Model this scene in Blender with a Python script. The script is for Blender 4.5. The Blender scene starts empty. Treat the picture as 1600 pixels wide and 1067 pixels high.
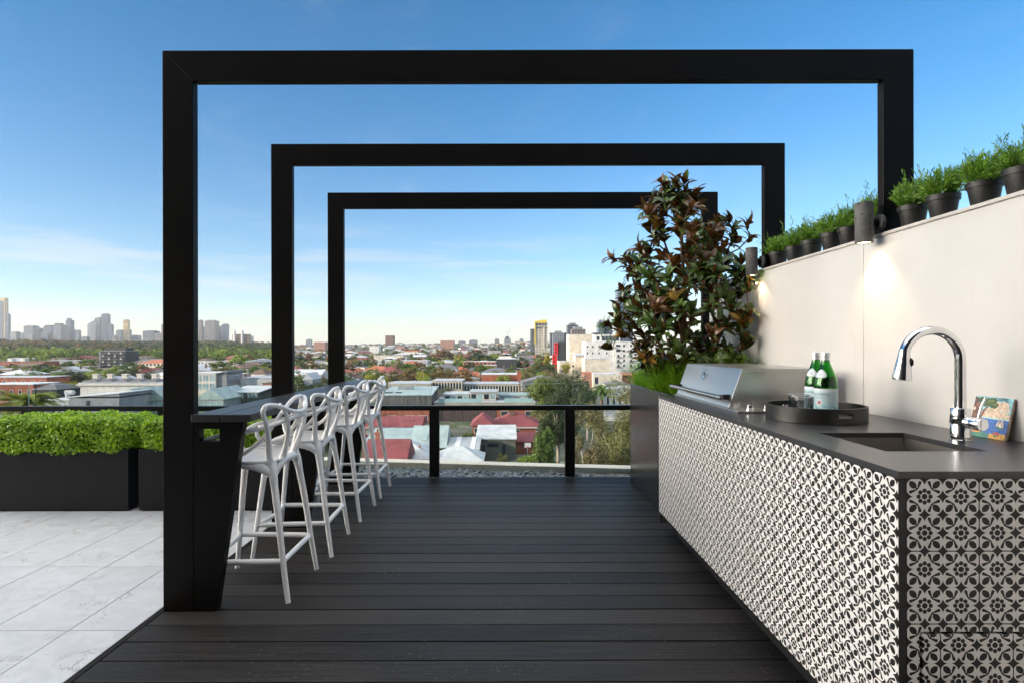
import bpy, bmesh, math, random
import numpy as np
from mathutils import Vector, Matrix, noise as mnoise

R = math.radians
PI = math.pi
random.seed(7)
SC = bpy.context.scene
COL = SC.collection

# ------------------------------------------------------------------ camera
EYE = 1.30
FPX, VX, VY = 867.0, 791.0, 541.0          # focal length and vanishing point measured on the 1600 px wide photo
cam_d = bpy.data.cameras.new("camera")
cam = bpy.data.objects.new("camera", cam_d)
COL.objects.link(cam)
cam_d.sensor_width = 36.0
cam_d.lens = 36.0 * FPX / 1600.0
cam_d.shift_x = (800 - VX) / 1600.0
cam_d.shift_y = (VY - 533.5) / 1600.0
cam_d.clip_start = 0.05
cam_d.clip_end = 20000
cam.matrix_world = Matrix.Translation((0, 0, EYE)) @ Matrix.Rotation(0.0020, 4, 'Y') @ Matrix.Rotation(R(90), 4, 'X')
SC.camera = cam

# ------------------------------------------------------------------ light
SUN_ELEV, SUN_AZ_LEFT = R(16), R(-30)       # low sun on the left and behind; an added unseen block keeps it off the terrace
sdir = Vector((-math.cos(SUN_AZ_LEFT) * math.cos(SUN_ELEV), math.sin(SUN_AZ_LEFT) * math.cos(SUN_ELEV), math.sin(SUN_ELEV)))
sun_d = bpy.data.lights.new("sun", 'SUN')
sun_d.energy = 2.5
sun_d.angle = R(.6)
sun_d.color = (1.0, 0.86, 0.70)
sun = bpy.data.objects.new("sun", sun_d)
COL.objects.link(sun)
sun.location = (-30, 10, 30)
sun.rotation_euler = (-sdir).to_track_quat('-Z', 'Y').to_euler()

world = bpy.data.worlds.new("World")
SC.world = world
world.use_nodes = True
wn, wl = world.node_tree.nodes, world.node_tree.links
wn.clear()
w_out = wn.new('ShaderNodeOutputWorld')
w_bg = wn.new('ShaderNodeBackground')
w_bg.inputs['Strength'].default_value = 0.15
sky = wn.new('ShaderNodeTexSky')
sky.sky_type = 'NISHITA'
sky.sun_disc = False
sky.sun_elevation = SUN_ELEV
sky.sun_rotation = math.atan2(sdir.x, sdir.y)
sky.altitude = 60
sky.air_density = 1.0
sky.dust_density = 0.15
sky.ozone_density = 2.2


class NG:
    """small helper to write shader maths"""
    def __init__(s, tree):
        s.t, s.n, s.l = tree, tree.nodes, tree.links

    def put(s, inp, v):
        if isinstance(v, bpy.types.NodeSocket):
            s.l.new(v, inp)
        elif v is not None:
            inp.default_value = v

    def m(s, op, a, b=None, c=None, clamp=False):
        n = s.n.new('ShaderNodeMath')
        n.operation = op
        n.use_clamp = clamp
        s.put(n.inputs[0], a)
        if b is not None: s.put(n.inputs[1], b)
        if c is not None: s.put(n.inputs[2], c)
        return n.outputs[0]

    def node(s, kind, **kw):
        n = s.n.new(kind)
        for k, v in kw.items():
            if hasattr(n, k):
                setattr(n, k, v)
            else:
                s.put(n.inputs[k.replace('_', ' ')], v)
        return n

    def mix(s, f, a, b, blend='MIX'):
        n = s.n.new('ShaderNodeMix')
        n.data_type = 'RGBA'
        n.blend_type = blend
        s.put(n.inputs[0], f)
        s.put(n.inputs[6], a if isinstance(a, bpy.types.NodeSocket) else (*a, 1)[:4])
        s.put(n.inputs[7], b if isinstance(b, bpy.types.NodeSocket) else (*b, 1)[:4])
        return n.outputs[2]

    def noise(s, vec, scale, detail=4, rough=0.55, dist=0.0):
        n = s.n.new('ShaderNodeTexNoise')
        if vec is not None: s.l.new(vec, n.inputs['Vector'])
        n.inputs['Scale'].default_value = scale
        n.inputs['Detail'].default_value = detail
        n.inputs['Roughness'].default_value = rough
        n.inputs['Distortion'].default_value = dist
        return n.outputs['Fac']

    def ramp(s, f, lo, hi):
        n = s.n.new('ShaderNodeMapRange')
        n.clamp = True
        n.interpolation_type = 'SMOOTHSTEP'
        s.put(n.inputs[0], f)
        n.inputs[1].default_value, n.inputs[2].default_value = lo, hi
        return n.outputs[0]

    def scaled(s, vec, x, y, z):
        n = s.n.new('ShaderNodeMapping')
        s.l.new(vec, n.inputs['Vector'])
        n.inputs['Scale'].default_value = (x, y, z)
        return n.outputs[0]


g = NG(world.node_tree)
tc = wn.new('ShaderNodeTexCoord').outputs['Generated']
sx = wn.new('ShaderNodeSeparateXYZ')
wl.new(tc, sx.inputs[0])
el = sx.outputs[2]
az = g.m('ARCTAN2', sx.outputs[0], sx.outputs[1])
cv = wn.new('ShaderNodeCombineXYZ')
wl.new(az, cv.inputs[0]); wl.new(el, cv.inputs[1])
# thin streaks of high cloud lying along the horizon
streak = g.noise(g.scaled(cv.outputs[0], 2.6, 26, 1), 1.0, 6, 0.55, 0.4)
streak = g.ramp(streak, 0.46, 0.66)
low = g.m('MULTIPLY', g.ramp(el, 0.24, 0.12), 1.0)
wisp = g.ramp(g.noise(g.scaled(cv.outputs[0], 3.0, 9, 1), 1.3, 8, 0.62, 0.9), 0.50, 0.85)
bank = g.ramp(g.m('ADD', el, g.m('MULTIPLY', g.m('SUBTRACT', g.noise(g.scaled(cv.outputs[0], 3, 20, 1), 1.0, 5), 0.5), 0.10)), 0.075, 0.005)
f1 = g.m('MULTIPLY', g.m('MULTIPLY', streak, low), 0.42)
f2 = g.m('MULTIPLY', wisp, 0.10)
f3 = g.m('MULTIPLY', bank, 0.66)
f4 = g.m('MULTIPLY', g.ramp(el, .52, .80), .75)            # an added veil of thin cloud overhead, out of view
fac = g.m('MAXIMUM', g.m('MAXIMUM', f1, f2), f3, clamp=True)
hs = wn.new('ShaderNodeHueSaturation')
hs.inputs['Saturation'].default_value = 1.1
wl.new(sky.outputs[0], hs.inputs['Color'])
deep = g.mix(g.ramp(el, 0.02, 0.52), (.74, .79, .86), (.25, .68, .86))
skyb = g.mix(1.0, hs.outputs[0], deep, 'MULTIPLY')
skyc = g.mix(fac, skyb, (3.72, 3.68, 3.74))
# unseen bright cloud added overhead and to the west to light the shaded terrace
west = g.ramp(g.m('MULTIPLY', sx.outputs[0], -1.0), .76, .93)
west = g.m('MULTIPLY', west, g.m('MULTIPLY', g.ramp(el, .0, .08), g.ramp(el, .50, .30)))
skyc = g.mix(g.ramp(el, .55, .80), skyc, (7.2, 7.1, 7.1))
skyc = g.mix(west, skyc, (74.0, 67.0, 58.0))
wl.new(skyc, w_bg.inputs['Color'])
wl.new(w_bg.outputs[0], w_out.inputs[0])

SC.view_settings.view_transform = 'Standard'
SC.view_settings.look = 'None'
SC.view_settings.exposure = 0.75
SC.view_settings.gamma = 1.0
SC.view_settings.use_curve_mapping = False
SC.cycles.use_denoising = True
SC.cycles.max_bounces = 8
SC.cycles.transparent_max_bounces = 16
SC.cycles.caustics_reflective = False
SC.cycles.caustics_refractive = False
SC.cycles.sample_clamp_indirect = 8.0

# ------------------------------------------------------------------ materials
def new_mat(name):
    m = bpy.data.materials.new(name)
    m.use_nodes = True
    t = m.node_tree
    bs = t.nodes['Principled BSDF']
    return m, NG(t), bs


def plain(name, c, rough=0.6, metal=0.0, var=0.12, scale=6.0, bump=0.0, bscale=None, stretch=(1, 1, 1), spec=0.5, c2=None, coat=0.0):
    """a solid material with soft procedural variation in tone, gloss and relief"""
    m, g, bs = new_mat(name)
    co = g.n.new('ShaderNodeTexCoord').outputs['Object']
    v = g.scaled(co, *stretch)
    nz = g.noise(v, scale, 6, 0.6)
    a = tuple(x * (1 - var) for x in c)
    b = c2 if c2 else tuple(min(1, x * (1 + var)) for x in c)
    g.l.new(g.mix(g.ramp(nz, 0.3, 0.7), a, b), bs.inputs['Base Color'])
    bs.inputs['Roughness'].default_value = rough
    if rough > 0.08:
        g.l.new(g.m('ADD', rough - 0.06, g.m('MULTIPLY', g.noise(v, scale * 2.3, 3), 0.12)), bs.inputs['Roughness'])
    bs.inputs['Metallic'].default_value = metal
    bs.inputs['Specular IOR Level'].default_value = spec
    if coat: bs.inputs['Coat Weight'].default_value = coat
    if bump:
        bn = g.n.new('ShaderNodeBump')
        bn.inputs['Strength'].default_value = bump
        bn.inputs['Distance'].default_value = 0.01
        g.l.new(g.noise(v, bscale or scale * 8, 5, 0.6), bn.inputs['Height'])
        g.l.new(bn.outputs[0], bs.inputs['Normal'])
    return m


def leaf_mat(name, dark, light, back=None, rough=0.45, trans=0.35, scale=9.0, obj_var=0.0):
    m, g, bs = new_mat(name)
    geo = g.n.new('ShaderNodeNewGeometry')
    co = g.n.new('ShaderNodeTexCoord').outputs['Object']
    r = geo.outputs['Random Per Island']
    f = g.m('ADD', g.m('MULTIPLY', r, 0.55), g.m('MULTIPLY', g.ramp(g.noise(co, scale, 3), 0.3, 0.7), 0.45))
    c = g.mix(f, dark, light)
    if obj_var:
        oi = g.n.new('ShaderNodeObjectInfo').outputs['Random']
        hsv = g.n.new('ShaderNodeHueSaturation')
        g.l.new(g.m('ADD', 0.5 - obj_var * 0.10, g.m('MULTIPLY', oi, obj_var * 0.17)), hsv.inputs['Hue'])
        g.l.new(g.m('ADD', 1 - obj_var * 0.5, g.m('MULTIPLY', g.m('FRACT', g.m('MULTIPLY', oi, 7.31)), obj_var)), hsv.inputs['Value'])
        g.l.new(c, hsv.inputs['Color'])
        c = hsv.outputs[0]
    if back:
        c = g.mix(geo.outputs['Backfacing'], c, back)
    g.l.new(c, bs.inputs['Base Color'])
    bs.inputs['Roughness'].default_value = rough
    if trans:
        tr = g.n.new('ShaderNodeBsdfTranslucent')
        g.l.new(c, tr.inputs['Color'])
        mx = g.n.new('ShaderNodeMixShader')
        mx.inputs[0].default_value = trans
        out = g.n['Material Output']
        g.l.new(bs.outputs[0], mx.inputs[1]); g.l.new(tr.outputs[0], mx.inputs[2])
        g.l.new(mx.outputs[0], out.inputs['Surface'])
    return m


def tile_mat(name, axis, u0, v0):
    """black and white encaustic floral tile: 0.1 m motif, 0.2 m tile; (u0, v0) is a tile corner in object space"""
    m, g, bs = new_mat(name)
    co = g.n.new('ShaderNodeTexCoord').outputs['Object']
    s = g.n.new('ShaderNodeSeparateXYZ'); g.l.new(co, s.inputs[0])
    U, V = s.outputs[axis], s.outputs[2]

    def cell(x, o, p):
        return g.m('FRACT', g.m('DIVIDE', g.m('SUBTRACT', x, o - 100 * p), p))
    cu = g.m('ABSOLUTE', g.m('SUBTRACT', cell(U, u0, 0.1), 0.5))
    cw = g.m('ABSOLUTE', g.m('SUBTRACT', cell(V, v0, 0.1), 0.5))
    a = g.m('MAXIMUM', cu, cw)
    b = g.m('MINIMUM', cu, cw)

    def dist(px, py):
        return g.m('SQRT', g.m('ADD', g.m('POWER', g.m('ABSOLUTE', g.m('SUBTRACT', a, px)), 2), g.m('POWER', g.m('ABSOLUTE', g.m('SUBTRACT', b, py)), 2)))
    r0 = dist(0, 0)
    centre = g.m('LESS_THAN', r0, 0.078)
    pet = g.m('MAXIMUM', g.m('LESS_THAN', dist(.163, 0), .060), g.m('LESS_THAN', dist(.1153, .1153), .060))
    ringcut = g.m('GREATER_THAN', r0, 0.108)
    pet = g.m('MULTIPLY', pet, ringcut)
    star = g.m('MULTIPLY', g.m('GREATER_THAN', dist(.25, .25), .258), g.m('GREATER_THAN', r0, .33))
    # leaf on the diagonal
    p = g.m('MULTIPLY', g.m('ADD', a, b), .7071)
    q = g.m('MULTIPLY', g.m('SUBTRACT', a, b), .7071)
    e = g.m('ADD', g.m('POWER', g.m('ABSOLUTE', g.m('DIVIDE', g.m('SUBTRACT', p, .455), .122)), 2), g.m('POWER', g.m('ABSOLUTE', g.m('DIVIDE', q, .086)), 2))
    leaf = g.m('LESS_THAN', e, 1.0)
    tip = g.m('MULTIPLY', g.m('LESS_THAN', q, .020), g.m('MULTIPLY', g.m('GREATER_THAN', p, .28), g.m('LESS_THAN', p, .588)))
    # tapered side lobe from (.235,.225) to (.385,.115)
    ax, ay, bx_, by_ = .205, .195, .386, .126
    dx, dy = bx_ - ax, by_ - ay
    L2 = dx * dx + dy * dy
    t = g.m('DIVIDE', g.m('ADD', g.m('MULTIPLY', g.m('SUBTRACT', a, ax), dx), g.m('MULTIPLY', g.m('SUBTRACT', b, ay), dy)), L2, clamp=True)
    qx = g.m('SUBTRACT', a, g.m('ADD', ax, g.m('MULTIPLY', t, dx)))
    qy = g.m('SUBTRACT', b, g.m('ADD', ay, g.m('MULTIPLY', t, dy)))
    dl = g.m('SQRT', g.m('ADD', g.m('POWER', g.m('ABSOLUTE', qx), 2), g.m('POWER', g.m('ABSOLUTE', qy), 2)))
    lobe = g.m('LESS_THAN', dl, g.m('ADD', .014, g.m('MULTIPLY', t, .030)))
    blk = centre
    for x in (pet, star, leaf, tip, lobe):
        blk = g.m('MAXIMUM', blk, x)
    tu = g.m('ABSOLUTE', g.m('SUBTRACT', cell(U, u0, 0.2), 0.5))
    tv = g.m('ABSOLUTE', g.m('SUBTRACT', cell(V, v0, 0.2), 0.5))
    grout = g.m('GREATER_THAN', g.m('MAXIMUM', tu, tv), 0.4925)
    corner = g.m('GREATER_THAN', g.m('ADD', tu, tv), 0.955)
    blk = g.m('MAXIMUM', blk, g.m('MAXIMUM', grout, corner))
    nz = g.noise(co, 14, 5, 0.6)
    wh = g.mix(g.ramp(nz, 0.3, 0.7), (.72, .71, .69), (.80, .79, .775))
    bkc = g.mix(g.ramp(nz, 0.3, 0.7), (.006, .006, .0065), (.012, .011, .011))
    g.l.new(g.mix(blk, wh, bkc), bs.inputs['Base Color'])
    bs.inputs['Specular IOR Level'].default_value = .35
    g.l.new(g.m('ADD', .30, g.m('MULTIPLY', nz, .22)), bs.inputs['Roughness'])
    bn = g.n.new('ShaderNodeBump')
    bn.inputs['Strength'].default_value = 0.4
    bn.inputs['Distance'].default_value = 0.002
    g.l.new(g.m('MULTIPLY', grout, -1), bn.inputs['Height'])
    g.l.new(bn.outputs[0], bs.inputs['Normal'])
    return m


M = {}
M['frame'] = plain('black_powdercoat', (.0062, .0052, .0042), rough=0.45, var=0.25, scale=2.2, bump=0.03, bscale=300, spec=.12)
M['bar'] = plain('black_timber', (.014, .014, .016), rough=0.42, var=0.25, scale=5, stretch=(6, 1, 6), bump=0.15, bscale=40)
M['rail'] = plain('black_rail', (.007, .007, .007), rough=0.30, var=0.1, scale=4, spec=.3)
M['planter'] = plain('dark_planter_metal', (.0095, .0095, .0105), rough=0.42, var=0.12, scale=1.5, spec=.22)
M['planter_gloss'] = plain('gloss_planter_metal', (.018, .018, .019), rough=0.22, var=0.15, scale=2)
M['bench'] = plain('charcoal_stone', (.034, .034, .037), rough=0.30, var=0.07, scale=60)
M['black'] = plain('black_gap', (.008, .008, .009), rough=0.5, var=0.1)
M['stool'] = plain('white_moulded_plastic', (.82, .815, .80), rough=0.34, var=0.04, scale=5, bump=0.02, bscale=400)
M['chrome'] = plain('polished_chrome', (.78, .78, .79), rough=0.05, metal=1, var=0.02)
M['soil'] = plain('potting_soil', (.035, .025, .018), rough=0.95, var=0.4, scale=30, bump=0.8, bscale=60)
M['pot'] = plain('black_plastic_pot', (.014, .014, .013), rough=0.5, var=0.15, scale=12)
M['tray'] = plain('matt_black_tray', (.011, .0108, .010), rough=0.36, var=0.1, scale=10)
M['bark'] = plain('bark', (.16, .095, .055), rough=0.85, var=0.35, scale=14, bump=0.6, bscale=50, stretch=(1, 1, .3))
M['gumbark'] = plain('gum_bark', (.33, .28, .22), rough=0.85, var=0.3, scale=4, bump=0.4, stretch=(1, 1, .3))
M['parapet'] = plain('cream_parapet', (.78, .72, .60), rough=0.7, var=0.08, scale=3, bump=0.1)
M['concrete'] = plain('slab_concrete', (.20, .20, .20), rough=0.85, var=0.2, scale=3)


def steel(name, axis_stretch, col=(.50, .49, .475), rough=0.30):
    m, g, bs = new_mat(name)
    co = g.n.new('ShaderNodeTexCoord').outputs['Object']
    v = g.scaled(co, *axis_stretch)
    nz = g.noise(v, 30, 4, 0.7)
    g.l.new(g.mix(nz, tuple(c * .88 for c in col), tuple(min(1, c * 1.1) for c in col)), bs.inputs['Base Color'])
    bs.inputs['Metallic'].default_value = 1.0
    g.l.new(g.m('ADD', rough - .05, g.m('MULTIPLY', nz, .12)), bs.inputs['Roughness'])
    bs.inputs['Anisotropic'].default_value = 0.5
    return m


M['steel'] = steel('brushed_steel', (1, 1, 14))
M['steel_x'] = steel('brushed_steel_side', (1, 14, 14))
M['basin'] = steel('sink_steel', (1, 10, 10), (.42, .40, .38), 0.35)


def deck_material():
    m, g, bs = new_mat('charcoal_deck_board')
    co = g.n.new('ShaderNodeTexCoord').outputs['Object']
    geo = g.n.new('ShaderNodeNewGeometry')
    isl = geo.outputs['Random Per Island']
    gr = g.noise(g.scaled(co, 1.2, 60, 10), 1.6, 7, 0.65, 0.3)
    blotch = g.noise(g.scaled(co, .8, 3, 1), 1.1, 5, 0.6)
    v = g.m('ADD', g.m('MULTIPLY', gr, .75), g.m('ADD', g.m('MULTIPLY', isl, .22), g.m('MULTIPLY', blotch, .35)))
    c = g.mix(g.ramp(v, .42, .88), (.0050, .0043, .0038), (.036, .0315, .0285))
    # pale specks of pollen and scuffs caught in the grain
    sp = g.noise(g.scaled(co, 45, 150, 60), 1.0, 2, 0.5)
    area = g.ramp(g.noise(co, 1.7, 3), .44, .60)
    spk = g.m('MULTIPLY', g.ramp(sp, .67, .71), area)
    c = g.mix(g.m('MULTIPLY', spk, .75), c, (.26, .23, .17))
    # screw heads: two to a board on every joist
    s3 = g.n.new('ShaderNodeSeparateXYZ'); g.l.new(co, s3.inputs[0])
    sx_ = g.m('MULTIPLY', g.m('SUBTRACT', g.m('FRACT', g.m('DIVIDE', g.m('ADD', s3.outputs[0], 45.12), .45)), .5), .45)
    sy_ = g.m('MULTIPLY', g.m('SUBTRACT', g.m('FRACT', g.m('DIVIDE', g.m('SUBTRACT', s3.outputs[1], 2.152 - .1493 * 40 + .1493 * .25), .1493 / 2)), .5), .1493 / 2)
    sd = g.m('SQRT', g.m('ADD', g.m('MULTIPLY', sx_, sx_), g.m('MULTIPLY', sy_, sy_)))
    c = g.mix(g.m('LESS_THAN', sd, .0042), c, (.003, .003, .003))
    g.l.new(c, bs.inputs['Base Color'])
    bs.inputs['Specular IOR Level'].default_value = .26
    g.l.new(g.m('ADD', .34, g.m('MULTIPLY', gr, .36)), bs.inputs['Roughness'])
    bn = g.n.new('ShaderNodeBump')
    bn.inputs['Strength'].default_value = .8
    bn.inputs['Distance'].default_value = .004
    g.l.new(gr, bn.inputs['Height'])
    g.l.new(bn.outputs[0], bs.inputs['Normal'])
    return m


def marble_material():
    m, g, bs = new_mat('pale_marble_paver')
    co = g.n.new('ShaderNodeTexCoord').outputs['Object']
    geo = g.n.new('ShaderNodeNewGeometry')
    isl = geo.outputs['Random Per Island']
    comb = g.n.new('ShaderNodeCombineXYZ')
    g.l.new(g.m('MULTIPLY', isl, 37.0), comb.inputs[0]); g.l.new(g.m('MULTIPLY', isl, 91.0), comb.inputs[1])
    add = g.n.new('ShaderNodeVectorMath'); add.operation = 'ADD'
    g.l.new(co, add.inputs[0]); g.l.new(comb.outputs[0], add.inputs[1])
    P = add.outputs[0]
    n1 = g.noise(g.scaled(P, 2.2, 2.8, 1), 2.2, 9, 0.70, 1.6)
    vein = g.m('ABSOLUTE', g.m('SUBTRACT', g.noise(g.scaled(P, 2.2, 1.4, 1), 1.2, 9, 0.66, 1.6), .5))
    vein = g.m('MULTIPLY', g.ramp(vein, .010, .0), g.ramp(g.noise(P, 2.3, 3), .50, .60))
    base = g.mix(g.ramp(n1, .3, .72), (.52, .535, .555), (.64, .655, .67))
    base = g.mix(g.m('MULTIPLY', g.ramp(g.noise(P, 5, 6, .7), .58, .75), .35), base, (.55, .50, .43))
    base = g.mix(g.m('MULTIPLY', vein, .8), base, (.22, .21, .20))
    base = g.mix(g.m('MULTIPLY', isl, .06), base, (.5, .5, .5))
    g.l.new(base, bs.inputs['Base Color'])
    g.l.new(g.m('ADD', .34, g.m('MULTIPLY', n1, .2)), bs.inputs['Roughness'])
    return m


def wall_material():
    m, g, bs = new_mat('cream_wall_panel')
    co = g.n.new('ShaderNodeTexCoord').outputs['Object']
    n1 = g.noise(co, 1.4, 6, .6)
    n2 = g.noise(g.scaled(co, 1, 5, .6), 3, 5, .65)
    c = g.mix(g.ramp(n1, .3, .7), (.58, .565, .54), (.64, .625, .60))
    c = g.mix(g.m('MULTIPLY', g.ramp(n2, .58, .78), .40), c, (.44, .41, .37))
    g.l.new(c, bs.inputs['Base Color'])
    g.l.new(g.m('ADD', .26, g.m('MULTIPLY', n2, .15)), bs.inputs['Roughness'])
    bn = g.n.new('ShaderNodeBump'); bn.inputs['Strength'].default_value = .05; bn.inputs['Distance'].default_value = .003
    g.l.new(g.noise(co, 60, 3), bn.inputs['Height'])
    g.l.new(bn.outputs[0], bs.inputs['Normal'])
    return m


def thin_glass(name, tint=(.965, .988, .98), refl=1.0):
    m, g, bs = new_mat(name)
    g.n.remove(bs)
    tr = g.n.new('ShaderNodeBsdfTransparent'); tr.inputs[0].default_value = (*tint, 1)
    gl = g.n.new('ShaderNodeBsdfGlossy'); gl.inputs['Roughness'].default_value = .02
    fr = g.n.new('ShaderNodeFresnel'); fr.inputs['IOR'].default_value = 1.45
    mx = g.n.new('ShaderNodeMixShader')
    g.l.new(g.m('MULTIPLY', fr.outputs[0], refl), mx.inputs[0])
    g.l.new(tr.outputs[0], mx.inputs[1]); g.l.new(gl.outputs[0], mx.inputs[2])
    g.l.new(mx.outputs[0], g.n['Material Output'].inputs['Surface'])
    return m


def real_glass(name, col, rough=0.0, ior=1.45):
    m, g, bs = new_mat(name)
    bs.inputs['Base Color'].default_value = (*col, 1)
    bs.inputs['Transmission Weight'].default_value = 1.0
    bs.inputs['Roughness'].default_value = rough
    bs.inputs['IOR'].default_value = ior
    return m


def facade(name, wall, win, sx=3.4, sz=3.2, frac=.62, fz=.55, rough=.5, seed=0):
    """tower facade: rows of windows by object coordinates (x+y across, z up)"""
    m, g, bs = new_mat(name)
    co = g.n.new('ShaderNodeTexCoord').outputs['Object']
    s = g.n.new('ShaderNodeSeparateXYZ'); g.l.new(co, s.inputs[0])
    u = g.m('ADD', s.outputs[0], s.outputs[1])
    fu = g.m('ABSOLUTE', g.m('SUBTRACT', g.m('FRACT', g.m('DIVIDE', g.m('ADD', u, 5000.0), sx)), .5))
    fv = g.m('ABSOLUTE', g.m('SUBTRACT', g.m('FRACT', g.m('DIVIDE', g.m('ADD', s.outputs[2], 1000.0), sz)), .5))
    w = g.m('MULTIPLY', g.m('LESS_THAN', fu, frac / 2), g.m('LESS_THAN', fv, fz / 2))
    nrm = g.n.new('ShaderNodeNewGeometry')
    sn = g.n.new('ShaderNodeSeparateXYZ'); g.l.new(nrm.outputs['Normal'], sn.inputs[0])
    w = g.m('MULTIPLY', w, g.m('LESS_THAN', g.m('ABSOLUTE', sn.outputs[2]), .5))
    nz = g.noise(co, .05, 4)
    wc = g.mix(g.ramp(nz, .3, .7), tuple(x * .88 for x in wall), tuple(min(1, x * 1.1) for x in wall))
    wv = g.noise(co, .31, 1)
    gc = g.mix(g.ramp(wv, .4, .6), win, tuple(min(1, x * 1.7 + .02) for x in win))
    # storeys and bays grouped in broad bands, which is what still shows kilometres away
    bu = g.noise(g.scaled(co, .055, .055, .004), 1.0, 2); bv = g.noise(g.scaled(co, .002, .002, .045), 1.0, 2)
    band = g.ramp(g.m('ADD', bu, bv), .90, 1.10)
    wc = g.mix(band, wc, tuple(x * .55 for x in wall))
    g.l.new(g.mix(w, wc, gc), bs.inputs['Base Color'])
    g.l.new(g.m('SUBTRACT', rough, g.m('MULTIPLY', w, rough - .18)), bs.inputs['Roughness'])
    return m


M['deck'] = deck_material()
M['marble'] = marble_material()
M['wall'] = wall_material()
M['glass'] = thin_glass('balustrade_glass')
M['glass_edge'] = plain('polished_glass_edge', (.30, .44, .38), rough=.15, var=.1, scale=3)
M['hedge'] = leaf_mat('hedge_leaf', (.085, .24, .010), (.52, .74, .035), rough=.4, trans=.35, scale=7)
M['grass'] = leaf_mat('planter_grass', (.09, .24, .010), (.30, .56, .03), rough=.45, trans=.35)
M['magnolia'] = leaf_mat('magnolia_leaf', (.028, .070, .012), (.105, .165, .028), back=(.155, .066, .020), rough=.25, trans=.10, scale=5)
M['magnolia_bronze'] = leaf_mat('bronze_magnolia_leaf', (.075, .034, .012), (.19, .085, .025), back=(.19, .085, .022), rough=.3, trans=.1, scale=5)
M['magnolia_new'] = leaf_mat('young_magnolia_leaf', (.30, .14, .02), (.42, .30, .05), back=(.26, .11, .02), rough=.35, trans=.3)
M['bud'] = plain('magnolia_bud', (.32, .12, .025), rough=.6, var=.2, scale=40)
M['herb'] = leaf_mat('pot_foliage', (.05, .14, .014), (.26, .46, .045), rough=.45, trans=.3, scale=20)
M['pebble'] = None


def pebble_material():
    m, g, bs = new_mat('blue_grey_pebble')
    geo = g.n.new('ShaderNodeNewGeometry')
    isl = geo.outputs['Random Per Island']
    c = g.mix(isl, (.055, .072, .080), (.20, .235, .245))
    g.l.new(c, bs.inputs['Base Color'])
    bs.inputs['Roughness'].default_value = .42
    return m


M['pebble'] = pebble_material()

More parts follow.
